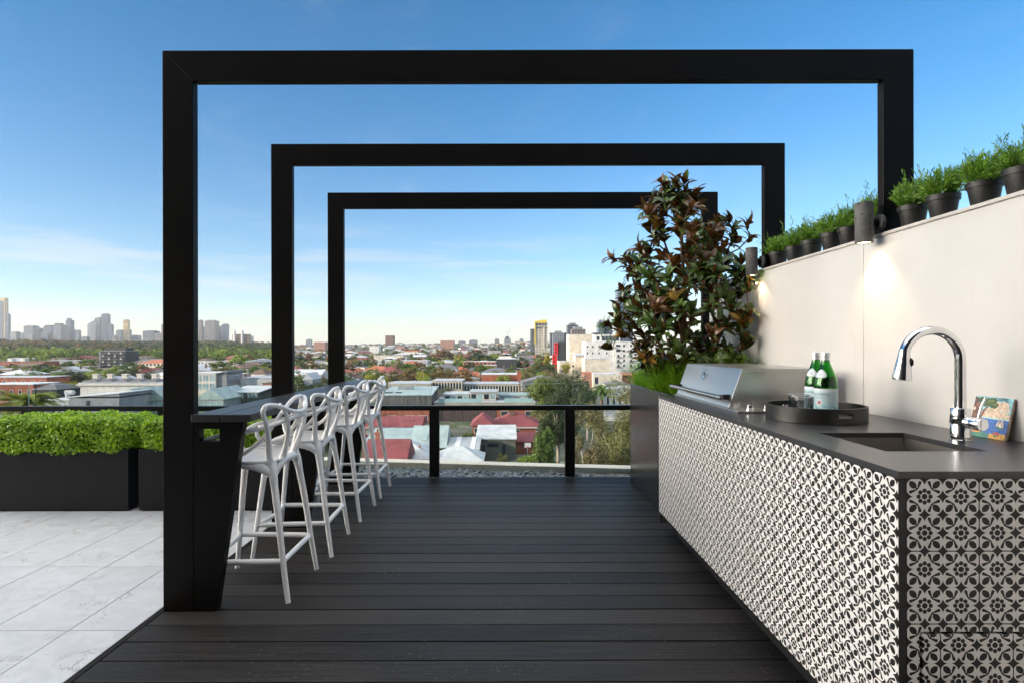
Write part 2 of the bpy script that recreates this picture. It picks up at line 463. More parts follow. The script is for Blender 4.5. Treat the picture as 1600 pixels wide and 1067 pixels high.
# ------------------------------------------------------------------ mesh helpers
class MB:
    def __init__(s):
        s.v, s.f, s.mi = [], [], []

    def add(s, vs, fs, mi=0):
        o = len(s.v)
        s.v.extend([tuple(v) for v in vs])
        s.f.extend([tuple(i + o for i in f) for f in fs])
        s.mi.extend([mi] * len(fs))
        return s

    def box(s, x0, x1, y0, y1, z0, z1, mi=0):
        v = [(x0, y0, z0), (x1, y0, z0), (x1, y1, z0), (x0, y1, z0), (x0, y0, z1), (x1, y0, z1), (x1, y1, z1), (x0, y1, z1)]
        f = [(0, 3, 2, 1), (4, 5, 6, 7), (0, 1, 5, 4), (1, 2, 6, 5), (2, 3, 7, 6), (3, 0, 4, 7)]
        return s.add(v, f, mi)

    def prism(s, poly, axis, a, b, mi=0):
        """poly: 2D outline extruded along axis from a to b. axis 'y': poly is (x,z); 'x': (y,z); 'z': (x,y)"""
        n = len(poly)

        def P(p, t):
            return {'y': (p[0], t, p[1]), 'x': (t, p[0], p[1]), 'z': (p[0], p[1], t)}[axis]
        v = [P(p, a) for p in poly] + [P(p, b) for p in poly]
        f = [tuple(range(n)), tuple(range(2 * n - 1, n - 1, -1))]
        f += [(i, i + n, (i + 1) % n + n, (i + 1) % n) for i in range(n)]
        return s.add(v, f, mi)

    def tube(s, pts, rad, n=10, mi=0, caps=True, flat=1.0):
        pts = [Vector(p) for p in pts]
        if not hasattr(rad, '__len__'): rad = [rad] * len(pts)
        rings = []
        up = Vector((0, 0, 1))
        prev = None
        for i, p in enumerate(pts):
            t = (pts[min(i + 1, len(pts) - 1)] - pts[max(i - 1, 0)])
            if t.length < 1e-9: t = Vector((0, 0, 1))
            t.normalize()
            if prev is None:
                a = up.cross(t)
                if a.length < .1: a = Vector((1, 0, 0)).cross(t)
            else:
                a = prev - t * prev.dot(t)
            a.normalize()
            prev = a
            b = t.cross(a)
            rings.append([p + (a * math.cos(2 * PI * k / n) + b * math.sin(2 * PI * k / n) * flat) * rad[i] for k in range(n)])
        v = [q for r in rings for q in r]
        f = []
        for i in range(len(pts) - 1):
            for k in range(n):
                f.append((i * n + k, i * n + (k + 1) % n, (i + 1) * n + (k + 1) % n, (i + 1) * n + k))
        if caps:
            f.append(tuple(range(n - 1, -1, -1)))
            f.append(tuple((len(pts) - 1) * n + k for k in range(n)))
        return s.add(v, f, mi)

    def lathe(s, prof, c=(0, 0, 0), n=32, mi=0, a0=0, a1=2 * PI):
        full = abs(a1 - a0 - 2 * PI) < 1e-6
        m = n if full else n + 1
        v, f = [], []
        for (r, z) in prof:
            for k in range(m):
                a = a0 + (a1 - a0) * k / n
                v.append((c[0] + r * math.cos(a), c[1] + r * math.sin(a), c[2] + z))
        for i in range(len(prof) - 1):
            for k in range(n):
                k2 = (k + 1) % m
                f.append((i * m + k, i * m + k2, (i + 1) * m + k2, (i + 1) * m + k))
        return s.add(v, f, mi)

    def build(s, name, mats, parent=None, smooth=False, bevel=0, loc=None, world=True, segs=2):
        off = Vector((0, 0, 0))
        if loc is not None:
            off = Vector(loc)
        elif parent is not None and world:
            p = parent
            while p is not None:
                off = off + p.location
                p = p.parent
        me = bpy.data.meshes.new(name)
        vs = [(x - off[0], y - off[1], z - off[2]) for x, y, z in s.v] if off.length else s.v
        me.from_pydata(vs, [], s.f)
        if not isinstance(mats, (list, tuple)): mats = [mats]
        for m in mats: me.materials.append(m)
        if len(mats) > 1:
            me.polygons.foreach_set('material_index', s.mi)
        if smooth:
            me.polygons.foreach_set('use_smooth', [True] * len(me.polygons))
        me.update()
        if smooth == 'auto':
            me.set_sharp_from_angle(angle=R(38))
        o = bpy.data.objects.new(name, me)
        COL.objects.link(o)
        if parent is not None:
            o.parent = parent
        elif loc is not None:
            o.location = loc
        if bevel:
            b = o.modifiers.new('bevel', 'BEVEL')
            b.width = bevel
            b.segments = segs
            b.limit_method = 'ANGLE'
            b.angle_limit = R(35)
        return o


def fix_normals(o):
    bm = bmesh.new(); bm.from_mesh(o.data)
    bmesh.ops.recalc_face_normals(bm, faces=bm.faces)
    bm.to_mesh(o.data); bm.free()
    return o


def tag(o, label, cat, group=None):
    o['label'] = label
    o['category'] = cat
    if group: o['group'] = group
    return o


def thing(name, label, cat, loc=(0, 0, 0), group=None):
    o = bpy.data.objects.new(name, None)
    o.empty_display_size = .2
    COL.objects.link(o)
    o.location = loc
    return tag(o, label, cat, group)


def struct(o, kind='structure'):
    o['kind'] = kind
    return o


def copy_tree(o, parent=None):
    c = o.copy()
    COL.objects.link(c)
    if parent is not None: c.parent = parent
    for ch in list(o.children):
        copy_tree(ch, c)
    return c


def quads_mesh(name, V, mat, parent=None, smooth=False, nv=4, loc=None):
    """V: (N, nv, 3) array, one face per item"""
    V = np.asarray(V, dtype=np.float64)
    N = V.shape[0]
    off = np.zeros(3)
    if loc is not None: off = np.array(loc)
    elif parent is not None:
        p = parent
        while p is not None:
            off = off + np.array(p.location); p = p.parent
    V = V - off
    me = bpy.data.meshes.new(name)
    me.vertices.add(N * nv)
    me.vertices.foreach_set('co', V.reshape(-1))
    me.loops.add(N * nv)
    me.loops.foreach_set('vertex_index', np.arange(N * nv))
    me.polygons.add(N)
    me.polygons.foreach_set('loop_start', np.arange(0, N * nv, nv))
    mats = mat if isinstance(mat, (list, tuple)) else [mat]
    for m in mats: me.materials.append(m)
    me.update(calc_edges=True)
    me.validate()
    o = bpy.data.objects.new(name, me)
    COL.objects.link(o)
    if parent is not None: o.parent = parent
    elif loc is not None: o.location = loc
    return o


def unit(a):
    return a / np.maximum(np.linalg.norm(a, axis=-1, keepdims=True), 1e-9)


def diamonds(P, N, L, W, rng, fold=.15):
    """leaf-shaped quads at P, face normal about N, random spin"""
    n = len(P)
    N = unit(N)
    t = unit(np.cross(N, rng.normal(size=(n, 3))))
    b = np.cross(N, t)
    L = np.broadcast_to(np.asarray(L, float), (n,))[:, None]
    W = np.broadcast_to(np.asarray(W, float), (n,))[:, None]
    V = np.empty((n, 4, 3))
    V[:, 0] = P - t * L * .5
    V[:, 1] = P + b * W * .5 + N * W * fold - t * L * .05
    V[:, 2] = P + t * L * .5
    V[:, 3] = P - b * W * .5 + N * W * fold - t * L * .05
    return V


def px(x, y, d):
    """point at distance d that the photo shows at pixel (x, y)"""
    return Vector(((x - VX) * d / FPX, d, EYE + (VY - y) * d / FPX))


# ================================================================== the roof terrace
rng = np.random.default_rng(11)
DECK_L, DECK_END = -1.690, 5.54
W_X = 1.85                     # face of the side wall
WALL_TOP = 1.852

M['deck_edge'] = plain('dark_edge_strip', (.012, .0115, .011), rough=.75, var=.2, scale=6, spec=.15)
# deck boards
mb = MB()
k = 0
y = 2.152 - .1493 * 18
while y < DECK_END:
    y1 = min(y + .1493, DECK_END)
    dz = random.uniform(-.0008, .0008)
    mb.box(DECK_L, 1.86, y + .0036, y1 - .0036, -.022, dz)
    y += .1493
deck = struct(mb.build('deck', M['deck'], bevel=.0022))
# substrate of the terrace, seen in the gaps and beyond the rail
mb = MB()
mb.box(-12, 2.3, -3, 5.60, -.30, -.0235)
struct(mb.build('roof_slab', M['black']))

# marble pavers left of the deck
mb = MB()
xs = [-1.722, -2.0145]
while xs[-1] > -9.5: xs.append(xs[-1] - .364)
ys = [4.034 + .742 * i for i in range(-7, 3)]
for i in range(len(xs) - 1):
    for j in range(len(ys) - 1):
        if ys[j] > 5.5: continue
        mb.box(xs[i + 1] + .0022, xs[i] - .0022, ys[j] + .0022, min(ys[j + 1], 5.5) - .0022, -.02, random.uniform(-.0004, .0004))
struct(mb.build('patio', M['marble'], bevel=.0012, segs=1))
mb = MB(); mb.box(-1.720, -1.692, -1.1, 5.5, -.022, .0015)
struct(mb.build('deck_edging', M['deck_edge']))

# pebble bed and parapet, slanting away from the rail
def par_y(x): return 6.264 - .142 * (x + 1.56)      # outer edge of the parapet
mb = MB()
xa, xb = -11, 2.2
v = [(xa, 5.6, -.06), (xb, 5.6, -.06), (xb, par_y(xb), -.06), (xa, par_y(xa), -.06), (xa, 5.6, -.3), (xb, 5.6, -.3), (xb, par_y(xb), -.3), (xa, par_y(xa), -.3)]
mb.add(v, [(0, 1, 2, 3), (7, 6, 5, 4), (0, 4, 5, 1), (1, 5, 6, 2), (2, 6, 7, 3), (3, 7, 4, 0)])
struct(mb.build('gutter_bed', M['concrete']))
mb = MB()
poly = [(xa, par_y(xa)), (xa, par_y(xa) - .165), (xb, par_y(xb) - .165), (xb, par_y(xb))]
mb.prism(poly[::-1], 'z', -.062, .045)
o = fix_normals(mb.build('parapet', M['parapet'], bevel=.006, loc=(0, 6, 0)))
tag(o, 'low cream concrete parapet edging the pebble strip beyond the railing', 'parapet')
# the building below the terrace
mb = MB()
mb.prism([(xa, 5.61), (xb, 5.61), (xb, par_y(xb) - .03), (xa, par_y(xa) - .03)], 'z', -20.5, -.31)
mb.box(xa, xb, -3, 5.6, -20.5, -.31)
struct(fix_normals(mb.build('building_below_terrace', M['parapet'])))

# pebbles: flattened river stones, far too many to count
def pebbles():
    bm = bmesh.new(); bmesh.ops.create_icosphere(bm, subdivisions=2, radius=1)
    bv = np.array([v.co[:] for v in bm.verts]); bf = np.array([[v.index for v in f.verts] for f in bm.faces]); bm.free()
    n = 5200
    X = rng.uniform(-4.2, 1.9, n)
    T = rng.uniform(0, 1, n)
    Y0 = 5.60; Y1 = par_y(X) - .18
    Y = Y0 + (Y1 - Y0) * T
    V = np.empty((n, len(bv), 3))
    for i in range(n):
        r = rng.uniform(.022, .042)
        s = np.array([r * rng.uniform(1.0, 1.5), r * rng.uniform(.6, .9), r * rng.uniform(.35, .5)])
        a = rng.uniform(0, PI); c_, s_ = math.cos(a), math.sin(a)
        p = bv * (1 + .10 * np.sin(bv[:, [1, 2, 0]] * 3 + i)) * s
        tl = rng.normal(0, .25); p[:, 2] += p[:, 0] * tl
        q = np.stack([p[:, 0] * c_ - p[:, 1] * s_, p[:, 0] * s_ + p[:, 1] * c_, p[:, 2]], 1)
        V[i] = q + [X[i], Y[i], -.052 + rng.uniform(0, .030)]
    F = (bf[None] + (np.arange(n) * len(bv))[:, None, None]).reshape(-1, 3)
    me = bpy.data.meshes.new('pebbles')
    me.vertices.add(n * len(bv)); me.vertices.foreach_set('co', V.reshape(-1))
    me.loops.add(F.size); me.loops.foreach_set('vertex_index', F.reshape(-1))
    me.polygons.add(len(F)); me.polygons.foreach_set('loop_start', np.arange(0, F.size, 3))
    me.polygons.foreach_set('use_smooth', np.ones(len(F), bool))
    me.materials.append(M['pebble']); me.update(calc_edges=True)
    o = bpy.data.objects.new('pebbles', me); COL.objects.link(o)
    return struct(o, 'stuff')
pebbles()

# ------------------------------------------------------------------ side wall
mb = MB()
joints = [-1.0, .475, 1.675, 2.874, 4.07, 5.05]
for a, b in zip(joints[:-1], joints[1:]):
    mb.box(W_X, W_X + .20, a + .0015, b - .0015, -.02, WALL_TOP - .016)
wall = thing('boundary_wall', 'long white panelled side wall behind the outdoor kitchen, black pots along its top', 'wall', (W_X, 1.5, 0))
mb.build('wall_panel', M['wall'], wall, bevel=.001, segs=1)
M['cap'] = plain('wall_cap_metal', (.52, .49, .46), rough=.4, var=.1, scale=5)
mb = MB()
mb.box(W_X - .010, W_X + .21, -1.0, 5.06, WALL_TOP - .0158, WALL_TOP)
mb.build('wall_cap', M['cap'], wall, bevel=.003)
mb = MB(); mb.box(W_X + .004, W_X + .19, -.99, 5.04, 0, WALL_TOP - .03)
mb.build('wall_core', M['black'], wall)

# ------------------------------------------------------------------ pergola frames
FX0, FX1, FT, FW, FD = -1.690, 2.008, 2.757, .151, .046
frames = [2.729, 3.990, 5.254]
fl = ['nearest and largest black rectangular pergola frame, spanning from deck edge to wall',
      'middle black pergola frame, between the nearest and the farthest frame',
      'farthest and smallest black pergola frame, its corner behind the magnolia']
for y, lab in zip(frames, fl):
    t = thing('pergola_frame', lab, 'pergola frame', (0, y, 0), 'black pergola frames')
    for (x0, zb) in ((FX0, 0.001), (FX1 - FW, WALL_TOP + .001)):
        if zb > 1 and y > 5.05: zb = -.02
        x1 = x0 + FW
        # mitred corner: outer side runs to the top, inner side stops under the beam
        if x0 < 0: poly = [(x0, zb), (x1, zb), (x1, FT - FW), (x0, FT)]
        else: poly = [(x0, zb), (x1, zb), (x1, FT), (x0, FT - FW)]
        mb = MB(); mb.prism(poly, 'y', y, y + FD)
        fix_normals(mb.build('post', M['frame'], t, bevel=.003))
    mb = MB(); mb.prism([(FX0 + .0004, FT), (FX1 - .0004, FT), (FX1 - FW, FT - FW + .0004), (FX0 + FW, FT - FW + .0004)], 'y', y, y + FD)
    fix_normals(mb.build('beam', M['frame'], t, bevel=.003))

# ------------------------------------------------------------------ bar table
TZ = .973
t = thing('bar_table', 'long narrow black timber bar table fixed between the left pergola posts', 'bar table', (-1.39, 2.70, 0))
for (x0, x1) in ((-1.530, -1.388), (-1.383, -1.243)):
    mb = MB(); mb.box(x0, x1, 2.69, 5.50, TZ - .036, TZ)
    mb.build('tabletop_plank', M['bar'], t, bevel=.003)
for y in frames:
    y0, y1 = y + .001, y + FD - .001
    zt = TZ - .0365
    L0 = FX0 + FW + .001

    def edge(z): return -1.430 + (-1.293 + 1.430) * z / zt
    # slot near the top of the panel
    sx0, sx1, sz0, sz1 = -1.512, -1.412, .836, .898
    mb = MB()
    for (x0, x1, z0, z1) in ((L0, None, 0.002, sz0), (L0, sx0, sz0, sz1), (sx1, None, sz0, sz1), (L0, None, sz1, zt)):
        if x1 is None: poly = [(x0, z0), (edge(z0), z0), (edge(z1), z1), (x0, z1)]
        else: poly = [(x0, z0), (x1, z0), (x1, z1), (x0, z1)]
        mb.prism(poly, 'y', y0, y1)
    fix_normals(mb.build('leg_panel', M['frame'], t))

# ------------------------------------------------------------------ bar stools
def bez(P, n=10):
    """Catmull-Rom through the points"""
    P = [Vector(p) for p in P]
    Q = [P[0] * 2 - P[1]] + P + [P[-1] * 2 - P[-2]]
    out = []
    for i in range(1, len(Q) - 2):
        for k in range(n):
            u = k / n
            a, b, c, d = Q[i - 1], Q[i], Q[i + 1], Q[i + 2]
            out.append(.5 * ((2 * b) + (c - a) * u + (2 * a - 5 * b + 4 * c - d) * u * u + (3 * b - a - 3 * c + d) * u ** 3))
    out.append(P[-1])
    return out


def lerp_r(rs, n):
    out = []
    for i in range(n):
        u = i / (n - 1) * (len(rs) - 1)
        j = min(int(u), len(rs) - 2)
        out.append(rs[j] + (rs[j + 1] - rs[j]) * (u - j))
    return out


def make_stool():
    # local frame: +x is the back of the stool, origin on the floor under the seat centre
    t = thing('bar_stool', '', 'bar stool', (0, 0, 0), 'white bar stools along the bar table')
    m = M['stool']
    SZ = .705
    # seat: a thin moulded shell with rolled sides
    mb = MB()
    nu, nv = 26, 26

    def seat(u, v, low):
        a = v * 2 * PI
        # superellipse outline, wider at the back, narrower front
        ca, sa = math.cos(a), math.sin(a)
        ex = .62
        X = math.copysign(abs(ca) ** ex, ca); Y = math.copysign(abs(sa) ** ex, sa)
        x = X * .205 * u - .005
        y = Y * (.222 + .012 * X) * u
        dish = -.030 * (1 - u * u) + .012 * max(0, -X) * u * u
        lip = .022 * max(0, abs(Y)) * u ** 3 * (0.6 + .4 * max(0, X))
        front = -.035 * max(0, -X) ** 2 * u ** 5
        z = SZ + dish + lip + front
        if low: z -= .014 + .012 * (1 - u)
        if u > .97 and not low: z -= .002
        return (x, y, z)
    us = [i / (nu - 1) for i in range(nu)]
    n0 = len(us)
    vs, fs = [], []
    for low in (0, 1):
        for u in us:
            for j in range(nv): vs.append(seat(u * (1.0 if not low else .985), j / nv, low))
    for low in (0, 1):
        o = low * n0 * nv
        for i in range(n0 - 1):
            for j in range(nv):
                q = (o + i * nv + j, o + i * nv + (j + 1) % nv, o + (i + 1) * nv + (j + 1) % nv, o + (i + 1) * nv + j)
                fs.append(q if low else q[::-1])
    for j in range(nv):
        a, b = (n0 - 1) * nv + j, (n0 - 1) * nv + (j + 1) % nv
        fs.append((a, b, b + n0 * nv, a + n0 * nv))
    mb.add(vs, fs)
    fix_normals(mb.build('seat', m, t, smooth=True))
    # legs, flaring where they grow into the seat
    for s in (-1, 1):
        back = [(.262, .212 * s, 0), (.232, .200 * s, .20), (.203, .187 * s, .42), (.178, .174 * s, .58), (.165, .165 * s, .655), (.150, .150 * s, .700)]
        P = bez(back, 8)
        mb = MB(); mb.tube(P, lerp_r([.0125, .0150, .0170, .0185, .024, .030], len(P)), 12)
        mb.build('leg', m, t, smooth='auto')
        front = [(-.212, .232 * s, 0), (-.190, .218 * s, .20), (-.165, .200 * s, .42), (-.145, .187 * s, .58), (-.130, .175 * s, .645), (-.110, .155 * s, .690)]
        P = bez(front, 8)
        mb = MB(); mb.tube(P, lerp_r([.0125, .0145, .0165, .0185, .024, .032], len(P)), 12)
        mb.build('leg', m, t, smooth='auto')
    # side skirts between the legs, arched like webbed plastic
    for s in (-1, 1):
        mb = MB()
        P = bez([(.165, .170 * s, .625), (.120, .198 * s, .683), (.02, .207 * s, .700), (-.08, .200 * s, .690), (-.135, .180 * s, .630)], 8)
        mb.tube(P, lerp_r([.006, .017, .014, .017, .006], len(P)), 10, flat=1.5)
        mb.build('seat_rim', m, t, smooth=True)
    mb = MB()
    P = bez([(.172, -.150, .625), (.180, -.105, .684), (.188, 0, .700), (.180, .105, .684), (.172, .150, .625)], 8)
    mb.tube(P, lerp_r([.006, .017, .014, .017, .006], len(P)), 10, flat=1.5)
    mb.build('seat_rim', m, t, smooth=True)
    # foot rests: two side bars, back bar, curved flat front bar
    mb = MB()
    for s in (-1, 1):
        mb.tube([(.228, .199 * s, .205), (-.186, .216 * s, .205)], .0145, 10)
    mb.tube([(.229, -.197, .205), (.229, .197, .205)], .0135, 10)
    P = bez([(-.186, -.210, .205), (-.155, -.10, .215), (-.145, 0, .218), (-.155, .10, .215), (-.186, .210, .205)], 6)
    mb.tube(P, .0135, 10)
    mb.build('foot_rest', m, t, smooth='auto')
    # back: uprights growing out of the rear legs and three interwoven lines
    RB = .0115
    for s in (-1, 1):
        P = bez([(.152, .158 * s, .66), (.150, .178 * s, .75), (.160, .205 * s, .83), (.166, .245 * s, .915), (.160, .268 * s, .972), (.168, .262 * s, 1.000)], 8)
        mb = MB(); mb.tube(P, lerp_r([.024, .0165, .0140, RB, RB, RB], len(P)), 12)
        mb.build('back_upright', m, t, smooth='auto')
    # top rail, wavy
    mb = MB()
    P = bez([(.160, -.268, .972), (.170, -.258, 1.003), (.200, -.20, 1.000), (.238, -.10, .962), (.250, 0, .950), (.238, .10, .962), (.200, .20, 1.000), (.170, .258, 1.003), (.160, .268, .972)], 8)
    mb.tube(P, RB, 12); mb.build('top_rail', m, t, smooth='auto')
    # arm line: from the front corners round the back at middle height
    mb = MB()
    P = bez([(-.150, -.185, .690), (-.185, -.228, .765), (-.130, -.258, .832), (0, -.262, .866), (.120, -.242, .884), (.215, -.12, .915), (.242, 0, .928), (.215, .12, .915), (.120, .242, .884), (0, .262, .866), (-.130, .258, .832), (-.185, .228, .765), (-.150, .185, .690)], 8)
    mb.tube(P, .0115, 12); mb.build('arm_rail', m, t, smooth='auto')
    # tall shell line: up from the sides of the seat, crossing the uprights to the crown
    mb = MB()
    P = bez([(-.160, -.165, .697), (-.06, -.222, .722), (.06, -.226, .770), (.135, -.196, .840), (.185, -.145, .930), (.226, -.075, 1.012), (.240, 0, 1.030), (.226, .075, 1.012), (.185, .145, .930), (.135, .196, .840), (.06, .226, .770), (-.06, .222, .722), (-.160, .165, .697)], 8)
    mb.tube(P, .0112, 12); mb.build('shell_rail', m, t, smooth='auto')
    # two ribs crossing in the middle of the back
    for s in (-1, 1):
        mb = MB()
        P = bez([(.172, .070 * s, .690), (.205, .090 * s, .790), (.225, .115 * s, .880), (.222, .140 * s, .960), (.200, .17 * s, 1.004)], 8)
        mb.tube(P, lerp_r([.020, .0125, .0115, .0110, .0110], len(P)), 10)
        mb.build('back_rib', m, t, smooth='auto')
    return t


stool = make_stool()
slabs = ['nearest white moulded bar stool, in front of the nearest black table support',
         'second nearest white bar stool along the bar table',
         'third white bar stool along the bar, second from the railing',
         'farthest white bar stool, at the end of the bar by the railing']
spots = [(-1.372, 3.030, 0), (-1.352, 3.635, 2), (-1.345, 4.335, -1), (-1.345, 4.960, 1)]
for i, ((x, y, a), lab) in enumerate(zip(spots, slabs)):
    o = stool if i == 0 else copy_tree(stool)
    o.location = (x, y, .0015); o.rotation_euler = (0, 0, R(a)); o['label'] = lab

# ------------------------------------------------------------------ hedge planters
def hedge(x0, x1, y0, y1, label_box, seed):
    r_ = np.random.default_rng(seed)
    t = thing('hedge_planter', label_box, 'planter', ((x0 + x1) / 2, (y0 + y1) / 2, 0), 'black planters with clipped hedges on the pale pavers')
    h = .492
    mb = MB()
    w = .012
    mb.box(x0, x1, y0, y0 + w, .012, h); mb.box(x0, x1, y1 - w, y1, .012, h)
    mb.box(x0, x0 + w, y0 + w, y1 - w, .012, h); mb.box(x1 - w, x1, y0 + w, y1 - w, .012, h)
    mb.box(x0 + w, x1 - w, y0 + w, y1 - w, .012, .03)
    mb.box(x0 + .02, x1 - .02, y0 + .02, y1 - .02, .0005, .012)
    mb.build('box', M['planter'], t, bevel=.002)
    mb = MB(); mb.box(x0 + w + .001, x1 - w - .001, y0 + w + .001, y1 - w - .001, .04, h - .03)
    mb.build('soil', M['soil'], t)
    # foliage: leaves over a rounded, slightly lumpy box
    n = 21000
    U = r_.uniform(-1, 1, (n, 3))
    ax = r_.choice(3, n, p=[.13, .42, .45])
    sg = np.where(r_.random(n) < .5, -1, 1)
    U[np.arange(n), ax] = sg
    U = U / (np.sum(np.abs(U) ** 6, axis=1, keepdims=True) ** (1 / 6))
    hx, hy, hz = (x1 - x0) / 2 + .022, (y1 - y0) / 2 + .030, .150
    c = np.array([(x0 + x1) / 2, (y0 + y1) / 2, h + .098])
    nn = unit(np.sign(U) * np.abs(U) ** 5 / np.array([hx, hy, hz]))
    depth = r_.beta(1.2, 4, n)[:, None]
    P = U * np.array([hx, hy, hz])
    lump = .005 * np.sin(P[:, :1] * 9 + 1) + .007 * np.sin(P[:, 2:3] * 31 + P[:, :1] * 23) + .010 * np.sin(P[:, 1:2] * 27 + P[:, :1] * 17)
    P = P + nn * (lump - depth * .075) + r_.normal(0, .006, (n, 3)) + c
    P[:, 2] = np.maximum(P[:, 2], h - .045 + r_.uniform(0, .05, n))
    # below the rim the leaves hang outside the box, never inside its wall
    N = nn + r_.normal(0, .55, (n, 3)) + np.array([0, 0, .25])
    V = diamonds(P, N, r_.uniform(.020, .036, n), r_.uniform(.013, .020, n), r_)
    quads_mesh('hedge_foliage', V, M['hedge'], t)
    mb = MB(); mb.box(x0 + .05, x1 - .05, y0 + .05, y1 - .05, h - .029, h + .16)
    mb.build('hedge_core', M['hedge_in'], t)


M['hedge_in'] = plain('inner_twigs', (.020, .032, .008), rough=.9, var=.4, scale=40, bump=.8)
hedge(-4.20, -3.000, 4.400, 4.86, 'leftmost black hedge planter, its bright clipped hedge running out of frame', 1)
hedge(-2.918, -1.76, 4.400, 4.86, 'right-hand black hedge planter, partly behind the nearest left pergola post', 2)

# ------------------------------------------------------------------ balustrade
t = thing('balustrade', 'black metal railing with clear glass panels along the far edge of the terrace', 'railing', (0, 5.56, 0))
mb = MB(); mb.box(-9.2, 1.60, 5.535, 5.600, .664, .712)
mb.build('handrail', M['rail'], t, bevel=.004)
step = 1.3575
posts = [-.7220 + step * i for i in range(-6, 2)]
for x in posts:
    mb = MB(); mb.box(x - .049, x + .049, 5.541, 5.599, .001, .6635)
    mb.build('post', M['rail'], t, bevel=.003)
gx = [posts[0] - step] + posts + [posts[-1] + step]
for a, b in zip(gx[:-1], gx[1:]):
    b2 = min(b, 1.62)
    if b2 - a < .3: continue
    mb = MB(); mb.box(a + .035, b2 - .035, 5.606, 5.618, .05, .926)
    mb.mi = [1, 1, 0, 1, 0, 1]
    mb.build('glass_panel', [M['glass'], M['glass_edge']], t)
    for xx in (a + .10, b2 - .13):
        mb = MB(); mb.box(xx, xx + .03, 5.6005, 5.6055, .675, .705)
        mb.build('glass_clamp', M['rail'], t)

# ------------------------------------------------------------------ outdoor kitchen
CX, CY0, CY1, CZ = 1.077, 1.5245, 3.924, .955
ST = .0195
t = thing('outdoor_kitchen', 'outdoor kitchen counter clad in black and white floral tiles with a charcoal stone top', 'counter', (1.46, 2.72, 0))
HX0, HX1, HY0, HY1 = 1.243, 1.578, 1.815, 2.205
# stone top with the sink opening
mb = MB()
X = [CX - .001, HX0, HX1, W_X - .002]; Y = [CY0 - .001, HY0, HY1, CY1]
vs, fs = [], []
for z in (CZ - ST, CZ):
    for yy in Y:
        for xx in X: vs.append((xx, yy, z))
def vid(i, j, k): return k * 16 + j * 4 + i
for j in range(3):
    for i in range(3):
        if i == 1 and j == 1: continue
        fs.append((vid(i, j, 1), vid(i + 1, j, 1), vid(i + 1, j + 1, 1), vid(i, j + 1, 1)))
        fs.append((vid(i, j + 1, 0), vid(i + 1, j + 1, 0), vid(i + 1, j, 0), vid(i, j, 0)))
for i in range(3):
    fs.append((vid(i, 0, 0), vid(i + 1, 0, 0), vid(i + 1, 0, 1), vid(i, 0, 1)))
    fs.append((vid(i + 1, 3, 0), vid(i, 3, 0), vid(i, 3, 1), vid(i + 1, 3, 1)))
    fs.append((vid(0, i + 1, 0), vid(0, i, 0), vid(0, i, 1), vid(0, i + 1, 1)))
    fs.append((vid(3, i, 0), vid(3, i + 1, 0), vid(3, i + 1, 1), vid(3, i, 1)))
for (a, b) in (((1, 1), (2, 1)), ((2, 1), (2, 2)), ((2, 2), (1, 2)), ((1, 2), (1, 1))):
    fs.append((vid(*a, 0), vid(*a, 1), vid(*b, 1), vid(*b, 0)))
mb.add(vs, fs)
fix_normals(mb.build('benchtop', M['bench'], t, bevel=.0012))
# sink basin
mb = MB()
a0, a1, b0, b1, zb, zt = HX0 - .006, HX1 + .006, HY0 - .006, HY1 + .006, .770, CZ - ST - .0005
q = .003
mb.box(a0 - q, a0, b0, b1, zb, zt); mb.box(a1, a1 + q, b0, b1, zb, zt)
mb.box(a0 - q, a1 + q, b0 - q, b0, zb, zt); mb.box(a0 - q, a1 + q, b1, b1 + q, zb, zt)
mb.box(a0 - q, a1 + q, b0 - q, b1 + q, zb - q, zb)
sk = mb.build('sink_basin', M['basin'], t)
mb = MB(); mb.lathe([(.0, .004), (.03, .004), (.042, .001), (.045, .0)], (1.41, 2.0, zb + .0005), 24)
mb.build('drain', M['chrome'], sk, smooth=True)
# tiled panels (object space = world minus the counter's own origin)
ox, oy = 1.46, 2.72
M['tile_side'] = tile_mat('floral_tile_side', 1, 1.6314 - oy, .735)
M['tile_front'] = tile_mat('floral_tile_front', 0, 1.0985 - ox, .736)
M['tile_door'] = tile_mat('floral_tile_door', 0, 1.0985 - ox + .092, .736 - .208)
PZ = .136
mb = MB(); mb.box(CX, CX + .012, CY0 + .002, CY1 - .012, PZ, CZ - ST - .0006)
mb.build('side_tiles', M['tile_side'], t)
DX, DZ = 1.1345, .5146
mb = MB()
mb.box(1.0985, W_X - .003, CY0, CY0 + .010, DZ, CZ - ST - .0006)
mb.box(1.0985, DX, CY0, CY0 + .010, PZ, DZ)
mb.build('front_tiles', M['tile_front'], t)
d_ = None
mb = MB(); mb.box(DX + .007, 1.80, CY0 - .001, CY0 + .012, PZ + .03, DZ - .007)
d_ = mb.build('access_door', M['tile_door'], t, bevel=.0008, segs=1)
mb = MB(); mb.box(1.0985, W_X - .004, CY0 + .0102, CY0 + .0112, PZ, CZ - ST - .001); mb.build('door_reveal', M['black'], t)
mb = MB(); mb.box(CX + .0005, 1.098, CY0 + .0005, CY0 + .0015, PZ, CZ - ST - .0006)
mb.build('corner_trim', M['black'], t)
mb = MB()
mb.box(CX + .0125, W_X - .004, CY0 + .0125, HY0 - .03, PZ, CZ - ST - .001)
mb.box(CX + .0125, W_X - .004, HY1 + .03, CY1 - .013, PZ, CZ - ST - .001)
mb.box(CX + .0125, 1.20, HY0 - .0299, HY1 + .0299, PZ, CZ - ST - .001)
mb.box(1.62, W_X - .004, HY0 - .0299, HY1 + .0299, PZ, CZ - ST - .001)
mb.box(1.2001, 1.6199, HY0 - .0299, HY1 + .0299, PZ, .74)
mb.box(CX + .09, W_X - .004, CY0 + .07, CY1 - .10, .001, PZ - .0005)
mb.build('carcass', M['black'], t)
